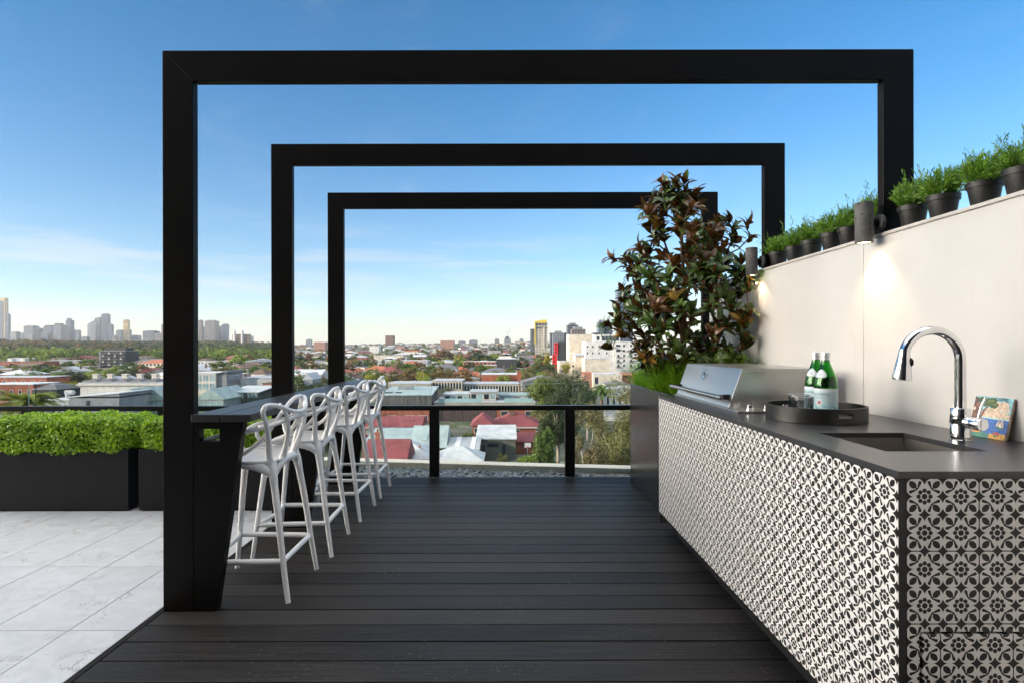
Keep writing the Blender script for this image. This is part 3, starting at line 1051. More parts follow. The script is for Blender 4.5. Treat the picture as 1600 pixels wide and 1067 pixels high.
mb = MB(); mb.box(CX, W_X - .004, CY1 - .0115, CY1, .06, CZ - ST - .0006)
mb.build('end_panel', M['steel_x'], t)

# tap
t = thing('kitchen_tap', 'polished chrome gooseneck tap with pull-out spray head behind the sink', 'tap', (1.642, 2.007, CZ))
TX, TY = 1.642, 2.007
mb = MB()
mb.lathe([(.0, .0005), (.0335, .0005), (.0335, .007), (.0305, .0085), (.0305, .060), (.0295, .062), (.0295, .064), (.0305, .066), (.0305, .117), (.0285, .120), (.0, .120)], (TX, TY, CZ), 40)
body = mb.build('tap_body', M['chrome'], t, smooth='auto')
mb = MB()
P = [(TX, TY, CZ + .119 + .02 * i) for i in range(9)]
cxn, czn, rr = TX - .103, CZ + .295, .103
for a in range(0, 166, 6):
    P.append((cxn + rr * math.cos(R(a)), TY, czn + rr * 1.0 * math.sin(R(a))))
mb.tube(P, .0172, 24)
mb.build('spout', M['chrome'], t, smooth='auto')
e = Vector(P[-1]); d2 = (Vector(P[-1]) - Vector(P[-2])).normalized()
d2 = Vector((-.10, 0, -1)).normalized()
mb = MB()
mb.tube([e - d2 * .002, e + d2 * .004, e + d2 * .010, e + d2 * .05, e + d2 * .098, e + d2 * .106], [.0178, .0182, .0182, .0245, .0310, .0295], 28)
sh = mb.build('spray_head', M['chrome'], t, smooth='auto')
mb = MB(); c_ = e + d2 * .106
mb.tube([c_ - d2 * .001, c_ + d2 * .001], .0245, 24); mb.build('spray_plate', M['black'], sh)
mb = MB(); c_ = e + d2 * .042 + Vector((.014, -.017, 0))
mb.tube([c_ + Vector((0, 0, -.016)), c_ + Vector((0, 0, -.007)), c_ + Vector((0, 0, .007)), c_ + Vector((0, 0, .016))], [.002, .0085, .0085, .002], 12)
mb.build('spray_button', M['black'], sh, smooth=True)
mb = MB(); zc = 1.026
mb.tube([(TX + .006, TY + .028, zc), (TX + .006, TY + .032, zc), (TX + .006, TY - .045, zc), (TX + .006, TY - .047, zc)], [.019, .0215, .0215, .020], 32)
mb.tube([(TX + .006, TY - .047, zc), (TX + .006, TY - .0475, zc), (TX + .006, TY - .0485, zc), (TX + .006, TY - .086, zc), (TX + .006, TY - .088, zc)], [.018, .018, .0215, .0215, .020], 32)
lv = mb.build('mixer_barrel', M['chrome'], t, smooth='auto')
mb = MB(); mb.tube([(TX + .006, TY - .068, zc + .015), (TX + .012, TY - .074, zc + .06), (TX + .022, TY - .080, zc + .092)], [.0046, .0042, .0042], 14)
mb.build('mixer_lever', M['chrome'], lv, smooth='auto')

# ------------------------------------------------------------------ barbecue
t = thing('barbecue', 'built-in stainless steel barbecue with a closed lid set in the counter', 'barbecue', (1.46, 3.4, CZ))
BY0, BY1 = 2.992, 3.900
BX = [(1.198, .967), (1.272, 1.178), (1.700, 1.178), (1.700, .967)]
mb = MB()
w = .022
# lid shell: front and top as one skin with turned edges, ends recessed
mb.prism([(1.198, .967), (1.272, 1.178), (1.272 + w, 1.178 - w * .9), (1.198 + w, .967)], 'y', BY0, BY1)
mb.prism([(1.272, 1.1782), (1.700, 1.1782), (1.700, 1.1782 - w), (1.272 + w * .5, 1.1782 - w)], 'y', BY0 + .0004, BY1 - .0004)
lid = fix_normals(mb.build('lid', M['steel'], t, bevel=.0015))
mb = MB()
mb.prism([(1.214, .9672), (1.288, 1.164), (1.696, 1.164), (1.696, .9672)], 'y', BY0 + .004, BY0 + .012)
mb.prism([(1.214, .9672), (1.288, 1.164), (1.696, 1.164), (1.696, .9672)], 'y', BY1 - .012, BY1 - .004)
mb.box(1.688, 1.6955, BY0 + .0125, BY1 - .0125, .967, 1.155)
fix_normals(mb.build('lid_end', M['steel_x'], lid))
mb = MB(); mb.box(1.185, 1.735, 2.845, 3.912, CZ + .0005, .9665)
mb.build('base_plate', M['steel_x'], t, bevel=.002)
mb = MB()
hp = [(1.158, y_, 1.022) for y_ in (2.985, 2.995, 3.895, 3.905)]
mb.tube(hp, [.011, .0125, .0125, .011], 16)
hd = mb.build('handle', M['steel'], lid, smooth='auto')
for yy in (3.03, 3.86):
    mb = MB(); mb.prism([(1.164, 1.010), (1.164, 1.032), (1.2235, 1.036), (1.2135, 1.008)], 'y', yy, yy + .028)
    fix_normals(mb.build('handle_bracket', M['black'], hd, bevel=.002))
# oval badge with a leaf on the sloping front
nrm = Vector((-.211, 0, .074)).normalized(); upv = Vector((.074, 0, .211)).normalized(); yv = Vector((0, 1, 0))
bc = Vector((1.253, 3.50, 1.124)) + nrm * .0012
def on_lid(a, b, h): return bc + yv * a + upv * b + nrm * h
def plate(poly, h0, h1):
    m_ = MB(); n = len(poly)
    v = [on_lid(a, b, h0) for a, b in poly] + [on_lid(a, b, h1) for a, b in poly]
    m_.add(v, [tuple(range(n)), tuple(range(2 * n - 1, n - 1, -1))] + [(i, i + n, (i + 1) % n + n, (i + 1) % n) for i in range(n)])
    return m_
M['badge'] = plain('badge_silver', (.75, .75, .75), rough=.25, metal=1, var=.05)
M['badge_dark'] = plain('badge_groove', (.12, .12, .12), rough=.4, metal=.6, var=.05)
bd = fix_normals(plate([(.050 * math.cos(a), .034 * math.sin(a)) for a in np.linspace(0, 2 * PI, 37)[:-1]], 0, .003).build('badge', M['badge'], lid))
mb = MB()
for k_ in range(36):
    a0_, a1_ = 2 * PI * k_ / 36, 2 * PI * (k_ + 1) / 36
    q = [on_lid(r1 * 1.0 * math.cos(a), r1 * .68 * math.sin(a), .0034) for r1, a in ((.044, a0_), (.047, a0_), (.047, a1_), (.044, a1_))]
    mb.add(q, [(0, 1, 2, 3)])
lf = [(-.030, -.012), (-.020, .006), (-.004, .016), (.014, .014), (.030, .004), (.014, -.004), (-.004, -.014), (-.018, -.016)]
mb.add([on_lid(a, b, .0036) for a, b in lf], [tuple(range(8))])
mb.build('badge_leaf', M['badge_dark'], bd)
for xx in (1.283, 1.372, 1.461, 1.550):
    mb = MB(); mb.lathe([(.0, .026), (.014, .026), (.0165, .024), (.0165, .006), (.020, .004), (.020, .0003)], (xx, 2.925, .9665), 24)
    mb.box(xx - .004, xx + .004, 2.907, 2.943, .9925, .998)
    mb.build('knob', M['chrome'], t, smooth='auto')
    mb = MB()
# wall-side hood hinge block
mb = MB(); mb.box(1.702, 1.730, 3.0, 3.89, .967, 1.10); mb.build('rear_housing', M['steel_x'], t)

# ------------------------------------------------------------------ tray, bottles, tumblers
TCX, TCY, TR = 1.457, 2.620, .213
t = thing('serving_tray', 'round matt black serving tray on the charcoal counter, holding bottles and tumblers', 'tray', (TCX, TCY, CZ))
H = .070; wl_ = .009
mb = MB()
hole = [(R(-86 + 0) , .090 / TR), (R(94), .090 / TR)]        # grip slots facing the camera and the grill
hole_c = R(-84); hw = .178                                     # half angle of a slot
z0, z1, z2, z3 = .0005, .030, .048, H
N_ = 96
def ring(rad, z): return [(TCX + rad * math.cos(2 * PI * k_ / N_), TCY + rad * math.sin(2 * PI * k_ / N_), CZ + z) for k_ in range(N_)]
ro, ri = TR, TR - wl_
v = []
for rad in (ro, ri):
    for z in (z0, z1, z2, z3): v += ring(rad, z)
def rid(s, l, k_): return (s * 4 + l) * N_ + k_ % N_
def inhole(k_):
    a = 2 * PI * (k_ + .5) / N_
    for c in (hole_c % (2 * PI), (hole_c + PI) % (2 * PI)):
        if abs((a - c + PI) % (2 * PI) - PI) < hw: return True
    return False
f = []
for k_ in range(N_):
    for l in range(3):
        if l == 1 and inhole(k_):
            f.append((rid(0, 1, k_), rid(0, 1, k_ + 1), rid(1, 1, k_ + 1), rid(1, 1, k_)))
            f.append((rid(0, 2, k_), rid(1, 2, k_), rid(1, 2, k_ + 1), rid(0, 2, k_ + 1)))
            if not inhole(k_ - 1): f.append((rid(0, 1, k_), rid(1, 1, k_), rid(1, 2, k_), rid(0, 2, k_)))
            if not inhole(k_ + 1): f.append((rid(0, 1, k_ + 1), rid(0, 2, k_ + 1), rid(1, 2, k_ + 1), rid(1, 1, k_ + 1)))
            continue
        f.append((rid(0, l, k_), rid(0, l, k_ + 1), rid(0, l + 1, k_ + 1), rid(0, l + 1, k_)))
        f.append((rid(1, l, k_ + 1), rid(1, l, k_), rid(1, l + 1, k_), rid(1, l + 1, k_ + 1)))
    f.append((rid(0, 3, k_), rid(0, 3, k_ + 1), rid(1, 3, k_ + 1), rid(1, 3, k_)))
    f.append((rid(0, 0, k_ + 1), rid(0, 0, k_), rid(1, 0, k_), rid(1, 0, k_ + 1)))
mb.add(v, f)
o = fix_normals(mb.build('rim', M['tray'], t, smooth='auto', bevel=.0015))
mb = MB(); mb.lathe([(.0, .0008), (ri - .0005, .0008), (ri - .0005, .009), (.0, .009)], (TCX, TCY, CZ), 64)
mb.build('tray_floor', M['tray'], t)
TFZ = CZ + .0095

M['green_glass'] = real_glass('green_bottle_glass', (.10, .48, .10))
M['clear_glass'] = thin_glass('clear_tumbler_glass', (.985, .992, .992), .8)
M['water'] = real_glass('sparkling_water', (.85, .97, .90), ior=1.33)
M['foil'] = plain('silver_foil', (.66, .70, .72), rough=.35, metal=.6, var=.1, scale=200)


def label_material():
    m, g, bs = new_mat('pale_blue_paper_label')
    co = g.n.new('ShaderNodeTexCoord').outputs['Object']
    s = g.n.new('ShaderNodeSeparateXYZ'); g.l.new(co, s.inputs[0])
    n = g.noise(g.scaled(co, 1, 1, 2.2), 55, 5, .65)
    mask = g.m('MULTIPLY', g.ramp(n, .46, .54), g.ramp(s.outputs[2], .085, .045))
    c = g.mix(mask, (.50, .66, .70), (.09, .42, .55))
    c = g.mix(g.ramp(s.outputs[2], .128, .129), c, (.62, .74, .77))
    g.l.new(c, bs.inputs['Base Color']); bs.inputs['Roughness'].default_value = .5
    return m


M['label'] = label_material()
M['label_white'] = plain('white_paper_label', (.66, .70, .74), rough=.5, var=.06, scale=90)
M['ink'] = plain('navy_ink', (.020, .030, .075), rough=.5, var=.05)
M['red_ink'] = plain('red_ink', (.45, .03, .03), rough=.5, var=.05)


def text_geo(body, size, res=3):
    cu = bpy.data.curves.new('txt', 'FONT')
    cu.body = body; cu.size = size; cu.align_x = 'CENTER'; cu.align_y = 'CENTER'; cu.resolution_u = res
    o = bpy.data.objects.new('txt', cu); COL.objects.link(o)
    dg = bpy.context.evaluated_depsgraph_get()
    me = bpy.data.meshes.new_from_object(o.evaluated_get(dg))
    vs = [v.co.copy() for v in me.vertices]; fs = [tuple(p.vertices) for p in me.polygons]
    bpy.data.objects.remove(o); bpy.data.curves.remove(cu); bpy.data.meshes.remove(me)
    return vs, fs


BPROF = [(0, .004), (.036, .0), (.0455, .004), (.0487, .014), (.0487, .150), (.0475, .168), (.043, .192), (.034, .217), (.0255, .238), (.0195, .256), (.0168, .272), (.0160, .284), (.0160, .291)]


def prof_r(z):
    for (r0, z0), (r1, z1) in zip(BPROF[2:-1], BPROF[3:]):
        if z0 <= z <= z1: return r0 + (r1 - r0) * (z - z0) / (z1 - z0)
    return BPROF[-1][0]


def bottle(x, y, rot, label):
    t = thing('water_bottle', label, 'bottle', (x, y, TFZ), 'green glass water bottles on the tray')
    mb = MB()
    inner = [(r - .003 if r > .004 else 0, z + (.004 if z < .01 else 0)) for r, z in BPROF]
    mb.lathe(BPROF + inner[::-1], (x, y, TFZ), 48)
    fix_normals(mb.build('glass_body', M['green_glass'], t, smooth=True))
    mb = MB(); mb.lathe([(.0, .0085), (.0448, .010), (.0448, .150), (.0435, .168), (.0375, .195), (.0, .195)], (x, y, TFZ), 40)
    mb.build('water', M['water'], t, smooth='auto')
    def wrap(lo, hi, off, a0, a1, name, mat, par):
        mb = MB(); zs = np.linspace(lo, hi, 8)
        mb.lathe([(prof_r(z) + off, z) for z in zs], (x, y, TFZ), 48, a0=a0, a1=a1)
        return mb.build(name, mat, par, smooth=True)
    lb = wrap(.020, .141, .0007, rot + R(-140), rot + R(140), 'paper_label', M['label'], t)
    wrap(.134, .141, .0009, rot + R(-140), rot + R(140), 'label_band', M['label_white'], lb)
    def bent(vs, fs, zc, off, ang, name, mat):
        mb = MB(); out = []
        for v in vs:
            z = zc + v.y; r = prof_r(z) + off
            a = ang + v.x / prof_r(zc)
            out.append((x + r * math.cos(a), y + r * math.sin(a), TFZ + z))
        mb.add(out, fs); return mb.build(name, mat, lb)
    def sub(vs, fs):
        bm = bmesh.new(); bv = [bm.verts.new(v) for v in vs]
        for f_ in fs:
            try: bm.faces.new([bv[i] for i in f_])
            except ValueError: pass
        bmesh.ops.subdivide_edges(bm, edges=[e for e in bm.edges if e.calc_length() > .006], cuts=2)
        bmesh.ops.triangulate(bm, faces=bm.faces)
        r = [v.co.copy() for v in bm.verts], [tuple(v.index for v in f_.verts) for f_ in bm.faces]
        bm.verts.index_update(); r = [v.co.copy() for v in bm.verts], [tuple(v.index for v in f_.verts) for f_ in bm.faces]
        bm.free(); return r
    vs, fs = text_geo('S.PELLEGRINO', .0145)
    bent(vs, fs, .115, .0014, rot, 'lettering', M['ink'])
    vs, fs = text_geo('SPARKLING NATURAL MINERAL WATER', .0042, 1)
    bent(vs, fs, .101, .0014, rot, 'small_lettering', M['ink'])
    star = []
    for k_ in range(10):
        rr_ = .010 if k_ % 2 == 0 else .0042
        star.append(Vector((rr_ * math.sin(k_ * PI / 5), rr_ * math.cos(k_ * PI / 5), 0)))
    disc = [Vector((.0165 * math.cos(a), .0165 * math.sin(a), 0)) for a in np.linspace(0, 2 * PI, 25)[:-1]]
    bent(*sub(disc + [Vector((0, 0, 0))], [(i, (i + 1) % 24, 24) for i in range(24)]), .078, .0011, rot, 'medallion', M['label_white'])
    bent(*sub(star + [Vector((0, 0, 0))], [(i, (i + 1) % 10, 10) for i in range(10)]), .078, .0015, rot, 'red_star', M['red_ink'])
    # shoulder badge: egg-shaped label with two initials
    egg = []
    for a in np.linspace(0, 2 * PI, 33)[:-1]:
        egg.append(Vector((.025 * math.cos(a), .019 * math.sin(a) - .004 * math.cos(2 * a), 0)))
    vs, fs = sub(egg + [Vector((0, 0, 0))], [(i, (i + 1) % 32, 32) for i in range(32)])
    bent(vs, fs, .205, .0012, rot, 'shoulder_label', M['label_white'])
    ring_ = [e_ * .86 for e_ in egg] + [e_ * .80 for e_ in egg]
    bent(ring_, [(i, (i + 1) % 32, 32 + (i + 1) % 32, 32 + i) for i in range(32)], .205, .0016, rot, 'label_ring', M['ink_blue'])
    vs, fs = text_geo('S.P', .012)
    bent(vs, fs, .205, .0020, rot, 'initials', M['ink_blue'])
    mb = MB(); mb.lathe([(.0172, .262), (.0170, .285)], (x, y, TFZ), 32); mb.build('neck_foil', M['foil'], t, smooth=True)
    mb = MB(); mb.lathe([(.0168, .286), (.0192, .287), (.0190, .301), (.0175, .304), (.0, .304)], (x, y, TFZ), 32)
    mb.build('cap', M['foil'], t, smooth='auto')


M['ink_blue'] = plain('blue_grey_ink', (.10, .16, .26), rough=.5, var=.05)
bottle(1.4735, 2.560, R(-152), 'front green glass water bottle with a pale blue label, right of the tumblers')
bottle(1.494, 2.676, R(-152), 'rear green glass water bottle, half hidden by the front one on the tray')


M['rim_glint'] = plain('ground_glass_rim', (.55, .58, .58), rough=.2, var=.1, scale=40)  # pale grey paints a highlight on the tumbler's rim and base


def tumbler(x, y, label):
    mb = MB()
    z = TFZ
    mb.lathe([(.0, .0), (.040, .0), (.0425, .003), (.0460, .104), (.0455, .1055), (.0445, .104), (.0405, .012), (.0, .010)], (x, y, z), 40)
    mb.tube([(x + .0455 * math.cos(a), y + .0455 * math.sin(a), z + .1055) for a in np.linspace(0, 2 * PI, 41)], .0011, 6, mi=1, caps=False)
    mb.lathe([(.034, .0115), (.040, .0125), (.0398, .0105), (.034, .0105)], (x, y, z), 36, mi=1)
    o = mb.build('tumbler', [M['clear_glass'], M['rim_glint']], None, smooth=True, loc=(x, y, z))
    tag(o, label, 'glass', 'clear glass tumblers on the tray')


tumbler(1.351, 2.530, 'front clear glass tumbler on the left of the black tray')
tumbler(1.394, 2.645, 'rear clear glass tumbler, behind the other one on the black tray')

# ------------------------------------------------------------------ small picture against the wall
def picture():
    bl, br = Vector((1.786, 2.150, CZ + .001)), Vector((1.800, 2.005, CZ + .001))
    u = (br - bl); wdt = u.length; u.normalize()
    top = Vector((1.825, 2.152, 1.107)) - bl; top = top - u * top.dot(u); hgt = top.length; w_ = top.normalized()
    n = u.cross(w_).normalized()
    if n.x > 0: n = -n
    names = [('sky', (.24, .50, .56)), ('cloud', (.66, .50, .36)), ('sea', (.050, .14, .42)), ('horizon', (.42, .62, .64)), ('tree', (.060, .105, .045)), ('tree_light', (.16, .20, .075)),
             ('trunk', (.22, .10, .07)), ('cliff', (.13, .07, .07)), ('sail', (.70, .58, .45)), ('hull', (.06, .20, .16)), ('gold', (.66, .36, .09)), ('red', (.42, .10, .08)), ('edge', (.42, .33, .25)), ('ink', (.03, .04, .05))]
    mats = [plain('painted_' + n_, c, rough=.5, var=.30, scale=90, bump=.2) for n_, c in names]
    ix = {n_: i for i, (n_, _) in enumerate(names)}
    mb = MB()
    T = .010

    def P(a, b, h): return bl + u * (a * wdt) + w_ * (b * hgt) + n * h
    v = [P(0, 0, -T), P(1, 0, -T), P(1, 1, -T), P(0, 1, -T), P(0, 0, 0), P(1, 0, 0), P(1, 1, 0), P(0, 1, 0)]
    mb.add(v, [(0, 3, 2, 1), (0, 1, 5, 4), (1, 2, 6, 5), (2, 3, 7, 6), (3, 0, 4, 7)], ix['edge'])
    mb.add(v, [(4, 5, 6, 7)], ix['sky'])
    lay = [0]

    def patch(poly, m_):
        lay[0] += 1
        mb.add([P(min(1, max(0, a)), min(1, max(0, b)), .00006 * lay[0]) for a, b in poly], [tuple(range(len(poly)))], ix[m_])

    def blob(cx, cy, rx, ry, m_, n_=14, j=.15, s=0):
        r2 = random.Random(s + int(cx * 1000))
        patch([(cx + rx * math.cos(a) * (1 + r2.uniform(-j, j)), cy + ry * math.sin(a) * (1 + r2.uniform(-j, j))) for a in np.linspace(0, 2 * PI, n_ + 1)[:-1]], m_)
    patch([(0, .50), (1, .48), (1, .60), (.8, .66), (.45, .62), (.2, .66), (0, .64)], 'cloud')
    blob(.72, .80, .22, .10, 'cloud', s=1); blob(.55, .68, .2, .06, 'cloud', s=2); blob(.86, .70, .12, .05, 'cloud', s=9)
    patch([(0, .46), (1, .45), (1, .50), (0, .51)], 'horizon')
    patch([(0, 0), (1, 0), (1, .46), (0, .47)], 'sea')
    patch([(0, .0), (.55, 0), (.62, .08), (.3, .16), (0, .2)], 'hull')
    patch([(0, .35), (.16, .45), (.20, .70), (.12, .96), (0, .98)], 'cliff')
    blob(.07, .55, .05, .07, 'trunk', s=3); blob(.10, .78, .05, .06, 'trunk', s=4); blob(.04, .68, .04, .05, 'cloud', s=5)
    patch([(.20, .42), (.26, .42), (.34, .66), (.44, .80), (.40, .82), (.29, .68)], 'trunk')
    for q in ((.22, .90, .16, .07), (.40, .88, .18, .09), (.54, .80, .12, .08), (.34, .80, .10, .05), (.48, .92, .14, .05)): blob(*q, 'tree', s=6)
    for q in ((.26, .93, .08, .03), (.46, .90, .10, .03), (.56, .82, .07, .03), (.38, .85, .05, .02)): blob(*q, 'tree_light', s=7)
    for sx_, sy_, k_ in ((.46, .22, 1.1), (.76, .30, .9), (.85, .28, 1.1)):
        patch([(sx_ - .005, sy_), (sx_ - .07 * k_, sy_ + .02), (sx_, sy_ + .22 * k_)], 'sail')
        patch([(sx_ + .01, sy_), (sx_ + .05 * k_, sy_ + .02), (sx_ + .015, sy_ + .18 * k_)], 'sail')
        patch([(sx_ - .08 * k_, sy_ - .005), (sx_ + .07 * k_, sy_ - .005), (sx_ + .04 * k_, sy_ - .04), (sx_ - .05 * k_, sy_ - .04)], 'hull')
    patch([(.58, 0), (1, 0), (1, .13), (.9, .14), (.7, .10), (.58, .12)], 'gold')
    patch([(0, .10), (.30, .10), (.34, .14), (.12, .17), (0, .16)], 'gold')
    blob(.76, .12, .09, .05, 'red', s=8); blob(.74, .07, .04, .04, 'tree_light', s=9); blob(.20, .14, .08, .02, 'red', s=4)
    vs, fs = text_geo('CAPRI', .017)
    mb.add([P(.70 + v_.x / wdt, .945 + v_.y / hgt, .002) for v_ in vs], fs, ix['ink'])
    o = mb.build('picture_tile', mats, None, loc=(1.80, 2.08, CZ))
    tag(o, 'small seaside painting of a pine and sailboats leaning on the wall behind the tap', 'picture')


picture()

# ------------------------------------------------------------------ wall lamps
def lamp_material():
    m, g, bs = new_mat('pitted_concrete')
    co = g.n.new('ShaderNodeTexCoord').outputs['Object']
    vo = g.n.new('ShaderNodeTexVoronoi'); g.l.new(co, vo.inputs['Vector']); vo.inputs['Scale'].default_value = 42
    pit = g.m('MULTIPLY', g.ramp(vo.outputs['Distance'], .26, .14), g.ramp(g.noise(co, 30, 2), .50, .56))
    n = g.noise(co, 14, 6, .65)
    c = g.mix(g.ramp(n, .3, .7), (.085, .082, .080), (.15, .145, .14))
    g.l.new(g.mix(pit, c, (.015, .015, .015)), bs.inputs['Base Color'])
    bs.inputs['Roughness'].default_value = .8
    bn = g.n.new('ShaderNodeBump'); bn.inputs['Strength'].default_value = .6; bn.inputs['Distance'].default_value = .003
    g.l.new(g.m('SUBTRACT', g.m('MULTIPLY', n, .3), pit), bn.inputs['Height']); g.l.new(bn.outputs[0], bs.inputs['Normal'])
    return m


M['lampc'] = lamp_material()
m_, g_, b_ = new_mat('lit_lamp_lens')
b_.inputs['Emission Color'].default_value = (1, .80, .52, 1); b_.inputs['Emission Strength'].default_value = 9
b_.inputs['Base Color'].default_value = (.9, .8, .6, 1)
M['lens'] = m_


def wall_lamp(y, label):
    cx, cz0, cz1, r_ = 1.776, 1.806, 2.006, .0405
    t = thing('wall_lamp', label, 'wall light', (cx, y, cz0), 'cylindrical wall lamps along the white wall')
    mb = MB(); prof = [(.0, cz1), (r_ - .003, cz1), (r_, cz1 - .003)]
    for s_ in (.067, .134):
        z = cz1 - s_
        prof += [(r_, z + .0012), (r_ - .0015, z), (r_, z - .0012)]
    prof += [(r_, cz0 + .003), (r_ - .002, cz0), (r_ - .007, cz0), (r_ - .007, cz0 + .012), (.0, cz0 + .012)]
    mb.lathe(prof, (cx, y, 0), 40); mb.build('shade', M['lampc'], t, smooth='auto')
    mb = MB(); mb.lathe([(.0, cz0 + .006), (r_ - .0075, cz0 + .006)], (cx, y, 0), 32); fix_normals(mb.build('lens', M['lens'], t))
    mb = MB(); mb.tube([(cx + r_ - .003, y, 1.905), (W_X - .014, y, 1.905)], .024, 20); mb.build('arm', M['frame'], t, smooth='auto')
    mb = MB(); mb.tube([(W_X - .014, y, 1.905), (W_X - .010, y, 1.905), (W_X + .0075, y, 1.905)], [.036, .043, .043], 32); mb.build('mounting_disc', M['lampc'], t, smooth='auto')
    ld = bpy.data.lights.new('lamp_light', 'SPOT')
    ld.energy = 7; ld.color = (1, .70, .40); ld.spot_size = R(95); ld.spot_blend = .9; ld.shadow_soft_size = .018
    lo = bpy.data.objects.new('lamp_light', ld); COL.objects.link(lo)
    lo.parent = t; lo.location = (.012, 0, -.004)
    lo.rotation_euler = (0, R(-9), 0)


wall_lamp(2.752, 'near concrete cylinder wall lamp, lit, at the foot of the nearest right post')
wall_lamp(4.013, 'far concrete cylinder wall lamp, lit, beside the magnolia')

# ------------------------------------------------------------------ pots on the wall
def make_pot(seed):
    r_ = np.random.default_rng(seed)
    t = thing('potted_grass', '', 'potted plant', (0, 0, 0), 'black pots of green plants on top of the wall')
    mb = MB()
    mb.lathe([(.0, .0), (.043, .0), (.0445, .002), (.0575, .080), (.0625, .081), (.0645, .104), (.0615, .105), (.0590, .100), (.0560, .088)], (0, 0, 0), 36)
    mb.lathe([(.0, .088), (.057, .088)], (0, 0, 0), 24, mi=1)
    mb.build('pot', [M['pot'], M['soil']], t, smooth='auto')
    # stems carrying narrow leaves
    n = 150
    VV = []
    mb = MB()
    for i in range(n):
        a = r_.uniform(0, 2 * PI); rr = .040 * math.sqrt(r_.random())
        th = abs(r_.normal(0, .50)) + .05
        th = min(th, 1.25)
        L = r_.uniform(.055, .105) * (1.12 - .15 * th)
        if r_.random() < .07: L *= 1.6
        base = np.array([rr * math.cos(a), rr * math.sin(a), .088])
        a2 = a + r_.normal(0, .5)
        d = np.array([math.sin(th) * math.cos(a2), math.sin(th) * math.sin(a2), math.cos(th)])
        pts = [base + d * L * u + np.array([0, 0, -.035 * u * u * math.sin(th) * 1.0]) + np.array([0, 0, .03 * u]) for u in np.linspace(0, 1, 5)]
        if i % 2 == 0: mb.tube(pts, [.0011, .001, .001, .0008, .0005], 4, caps=False)
        k = 15
        for j in range(k):
            u = .20 + .80 * j / (k - 1)
            p = base + d * L * u + np.array([0, 0, -.035 * u * u * math.sin(th) + .03 * u])
            ang = j * 2.4 + i
            side = unit(np.cross(d, r_.normal(size=3)))
            ld = unit(d * 1.1 + side * .75 + np.array([0, 0, .1]))
            wv = unit(np.cross(ld, r_.normal(size=3)))
            ll = r_.uniform(.018, .034); ww = r_.uniform(.0016, .0032)
            VV.append([p, p + ld * ll * .5 + wv * ww, p + ld * ll, p + ld * ll * .5 - wv * ww])
    mb.build('stems', M['herb'], t)
    quads_mesh('foliage', np.array(VV), M['herb'], t)
    return t


pots = [make_pot(s) for s in (3, 4, 5, 6, 7)]
pl = ['farthest pot of green grass on the wall, beside the far lamp', 'second pot from the far end of the wall top', 'third pot from the far end of the wall top',
      'fourth pot from the far end of the wall top', 'fifth pot from the far end, just left of the near lamp', 'potted grass hidden behind the near wall lamp, only its foliage showing',
      'pot of green grass standing just right of the nearest right pergola post', 'pot on the wall second to the right of the nearest right post', 'large-looking pot on the wall, last but one before the right edge',
      'pot of green grass cut off by the right edge of the photo']
ypos = [3.916, 3.69, 3.486, 3.27, 3.10, 2.91, 2.62, 2.44, 2.228, 2.062]
for i, (y, lab) in enumerate(zip(ypos, pl)):
    o = pots[i] if i < 5 else copy_tree(pots[(i * 2 + 1) % 5])
    s = random.uniform(.94, 1.04)
    o.location = (W_X + .072, y, WALL_TOP + .0005); o.rotation_euler = (0, 0, i * 1.9); o.scale = (s, s, s); o['label'] = lab
    fs_ = random.uniform(.82, 1.12)
    for ch in o.children:
        if not ch.name.startswith('pot'):
            ch.scale = (random.uniform(.9, 1.1), random.uniform(.9, 1.1), fs_); ch.location = (0, 0, .088 * (1 - fs_)); ch.rotation_euler = (0, 0, .7 * i)

# ------------------------------------------------------------------ magnolia in a black planter
t = thing('magnolia_planter', 'gloss black planter box at the end of the counter, planted with grass', 'planter', (1.50, 4.62, 0))
PX0, PX1, PY0, PY1, PH = 1.190, 1.846, 3.935, 5.325, .945
w = .014
mb = MB()
mb.box(PX0, PX1, PY0, PY0 + w, .0008, PH); mb.box(PX0, PX1, PY1 - w, PY1, .0008, PH)
mb.box(PX0, PX0 + w, PY0 + w, PY1 - w, .0008, PH); mb.box(PX1 - w, PX1, PY0 + w, PY1 - w, .0008, PH)
mb.build('box', M['planter_gloss'], t, bevel=.0025)
mb = MB(); mb.box(PX0 + w + .001, PX1 - w - .001, PY0 + w + .001, PY1 - w - .001, .3, PH - .045)
mb.build('soil', M['soil'], t)
n = 4600
r_ = np.random.default_rng(5)
V3 = []
tufts = [(r_.uniform(PX0 + .04, PX1 - .05), r_.uniform(PY0 + .05, PY1 - .06)) for _ in range(46)]
for i in range(n):
    tx, ty = tufts[i % len(tufts)]
    x, y = tx + r_.normal(0, .018), ty + r_.normal(0, .018)
    x = min(max(x, PX0 + .02), PX1 - .02); y = min(max(y, PY0 + .02), PY1 - .02)
    a = r_.uniform(0, 2 * PI); th = r_.uniform(.05, .80); L = r_.uniform(.20, .40)
    d = np.array([math.cos(a), math.sin(a)]); wv = np.array([-d[1], d[0], 0]) * r_.uniform(.0018, .0032)
    prev = np.array([x, y, PH - .05]); z = prev
    k = 5; pts = [prev]
    for j in range(k):
        th2 = th + (j / k) ** 1.5 * r_.uniform(.5, 1.1)
        pts.append(pts[-1] + np.array([math.sin(th2) * d[0], math.sin(th2) * d[1], math.cos(th2)]) * L / k)
    pts = [np.array([min(q[0], W_X - .006), q[1], q[2]]) for q in pts]
    for j in range(k):
        w0, w1 = 1 - j / k * .7, 1 - (j + 1) / k * .7
        V3.append([pts[j] - wv * w0, pts[j] + wv * w0, pts[j + 1] + wv * w1, pts[j + 1] - wv * w1])
o = quads_mesh('ornamental_grass', np.array(V3), M['grass'], t)


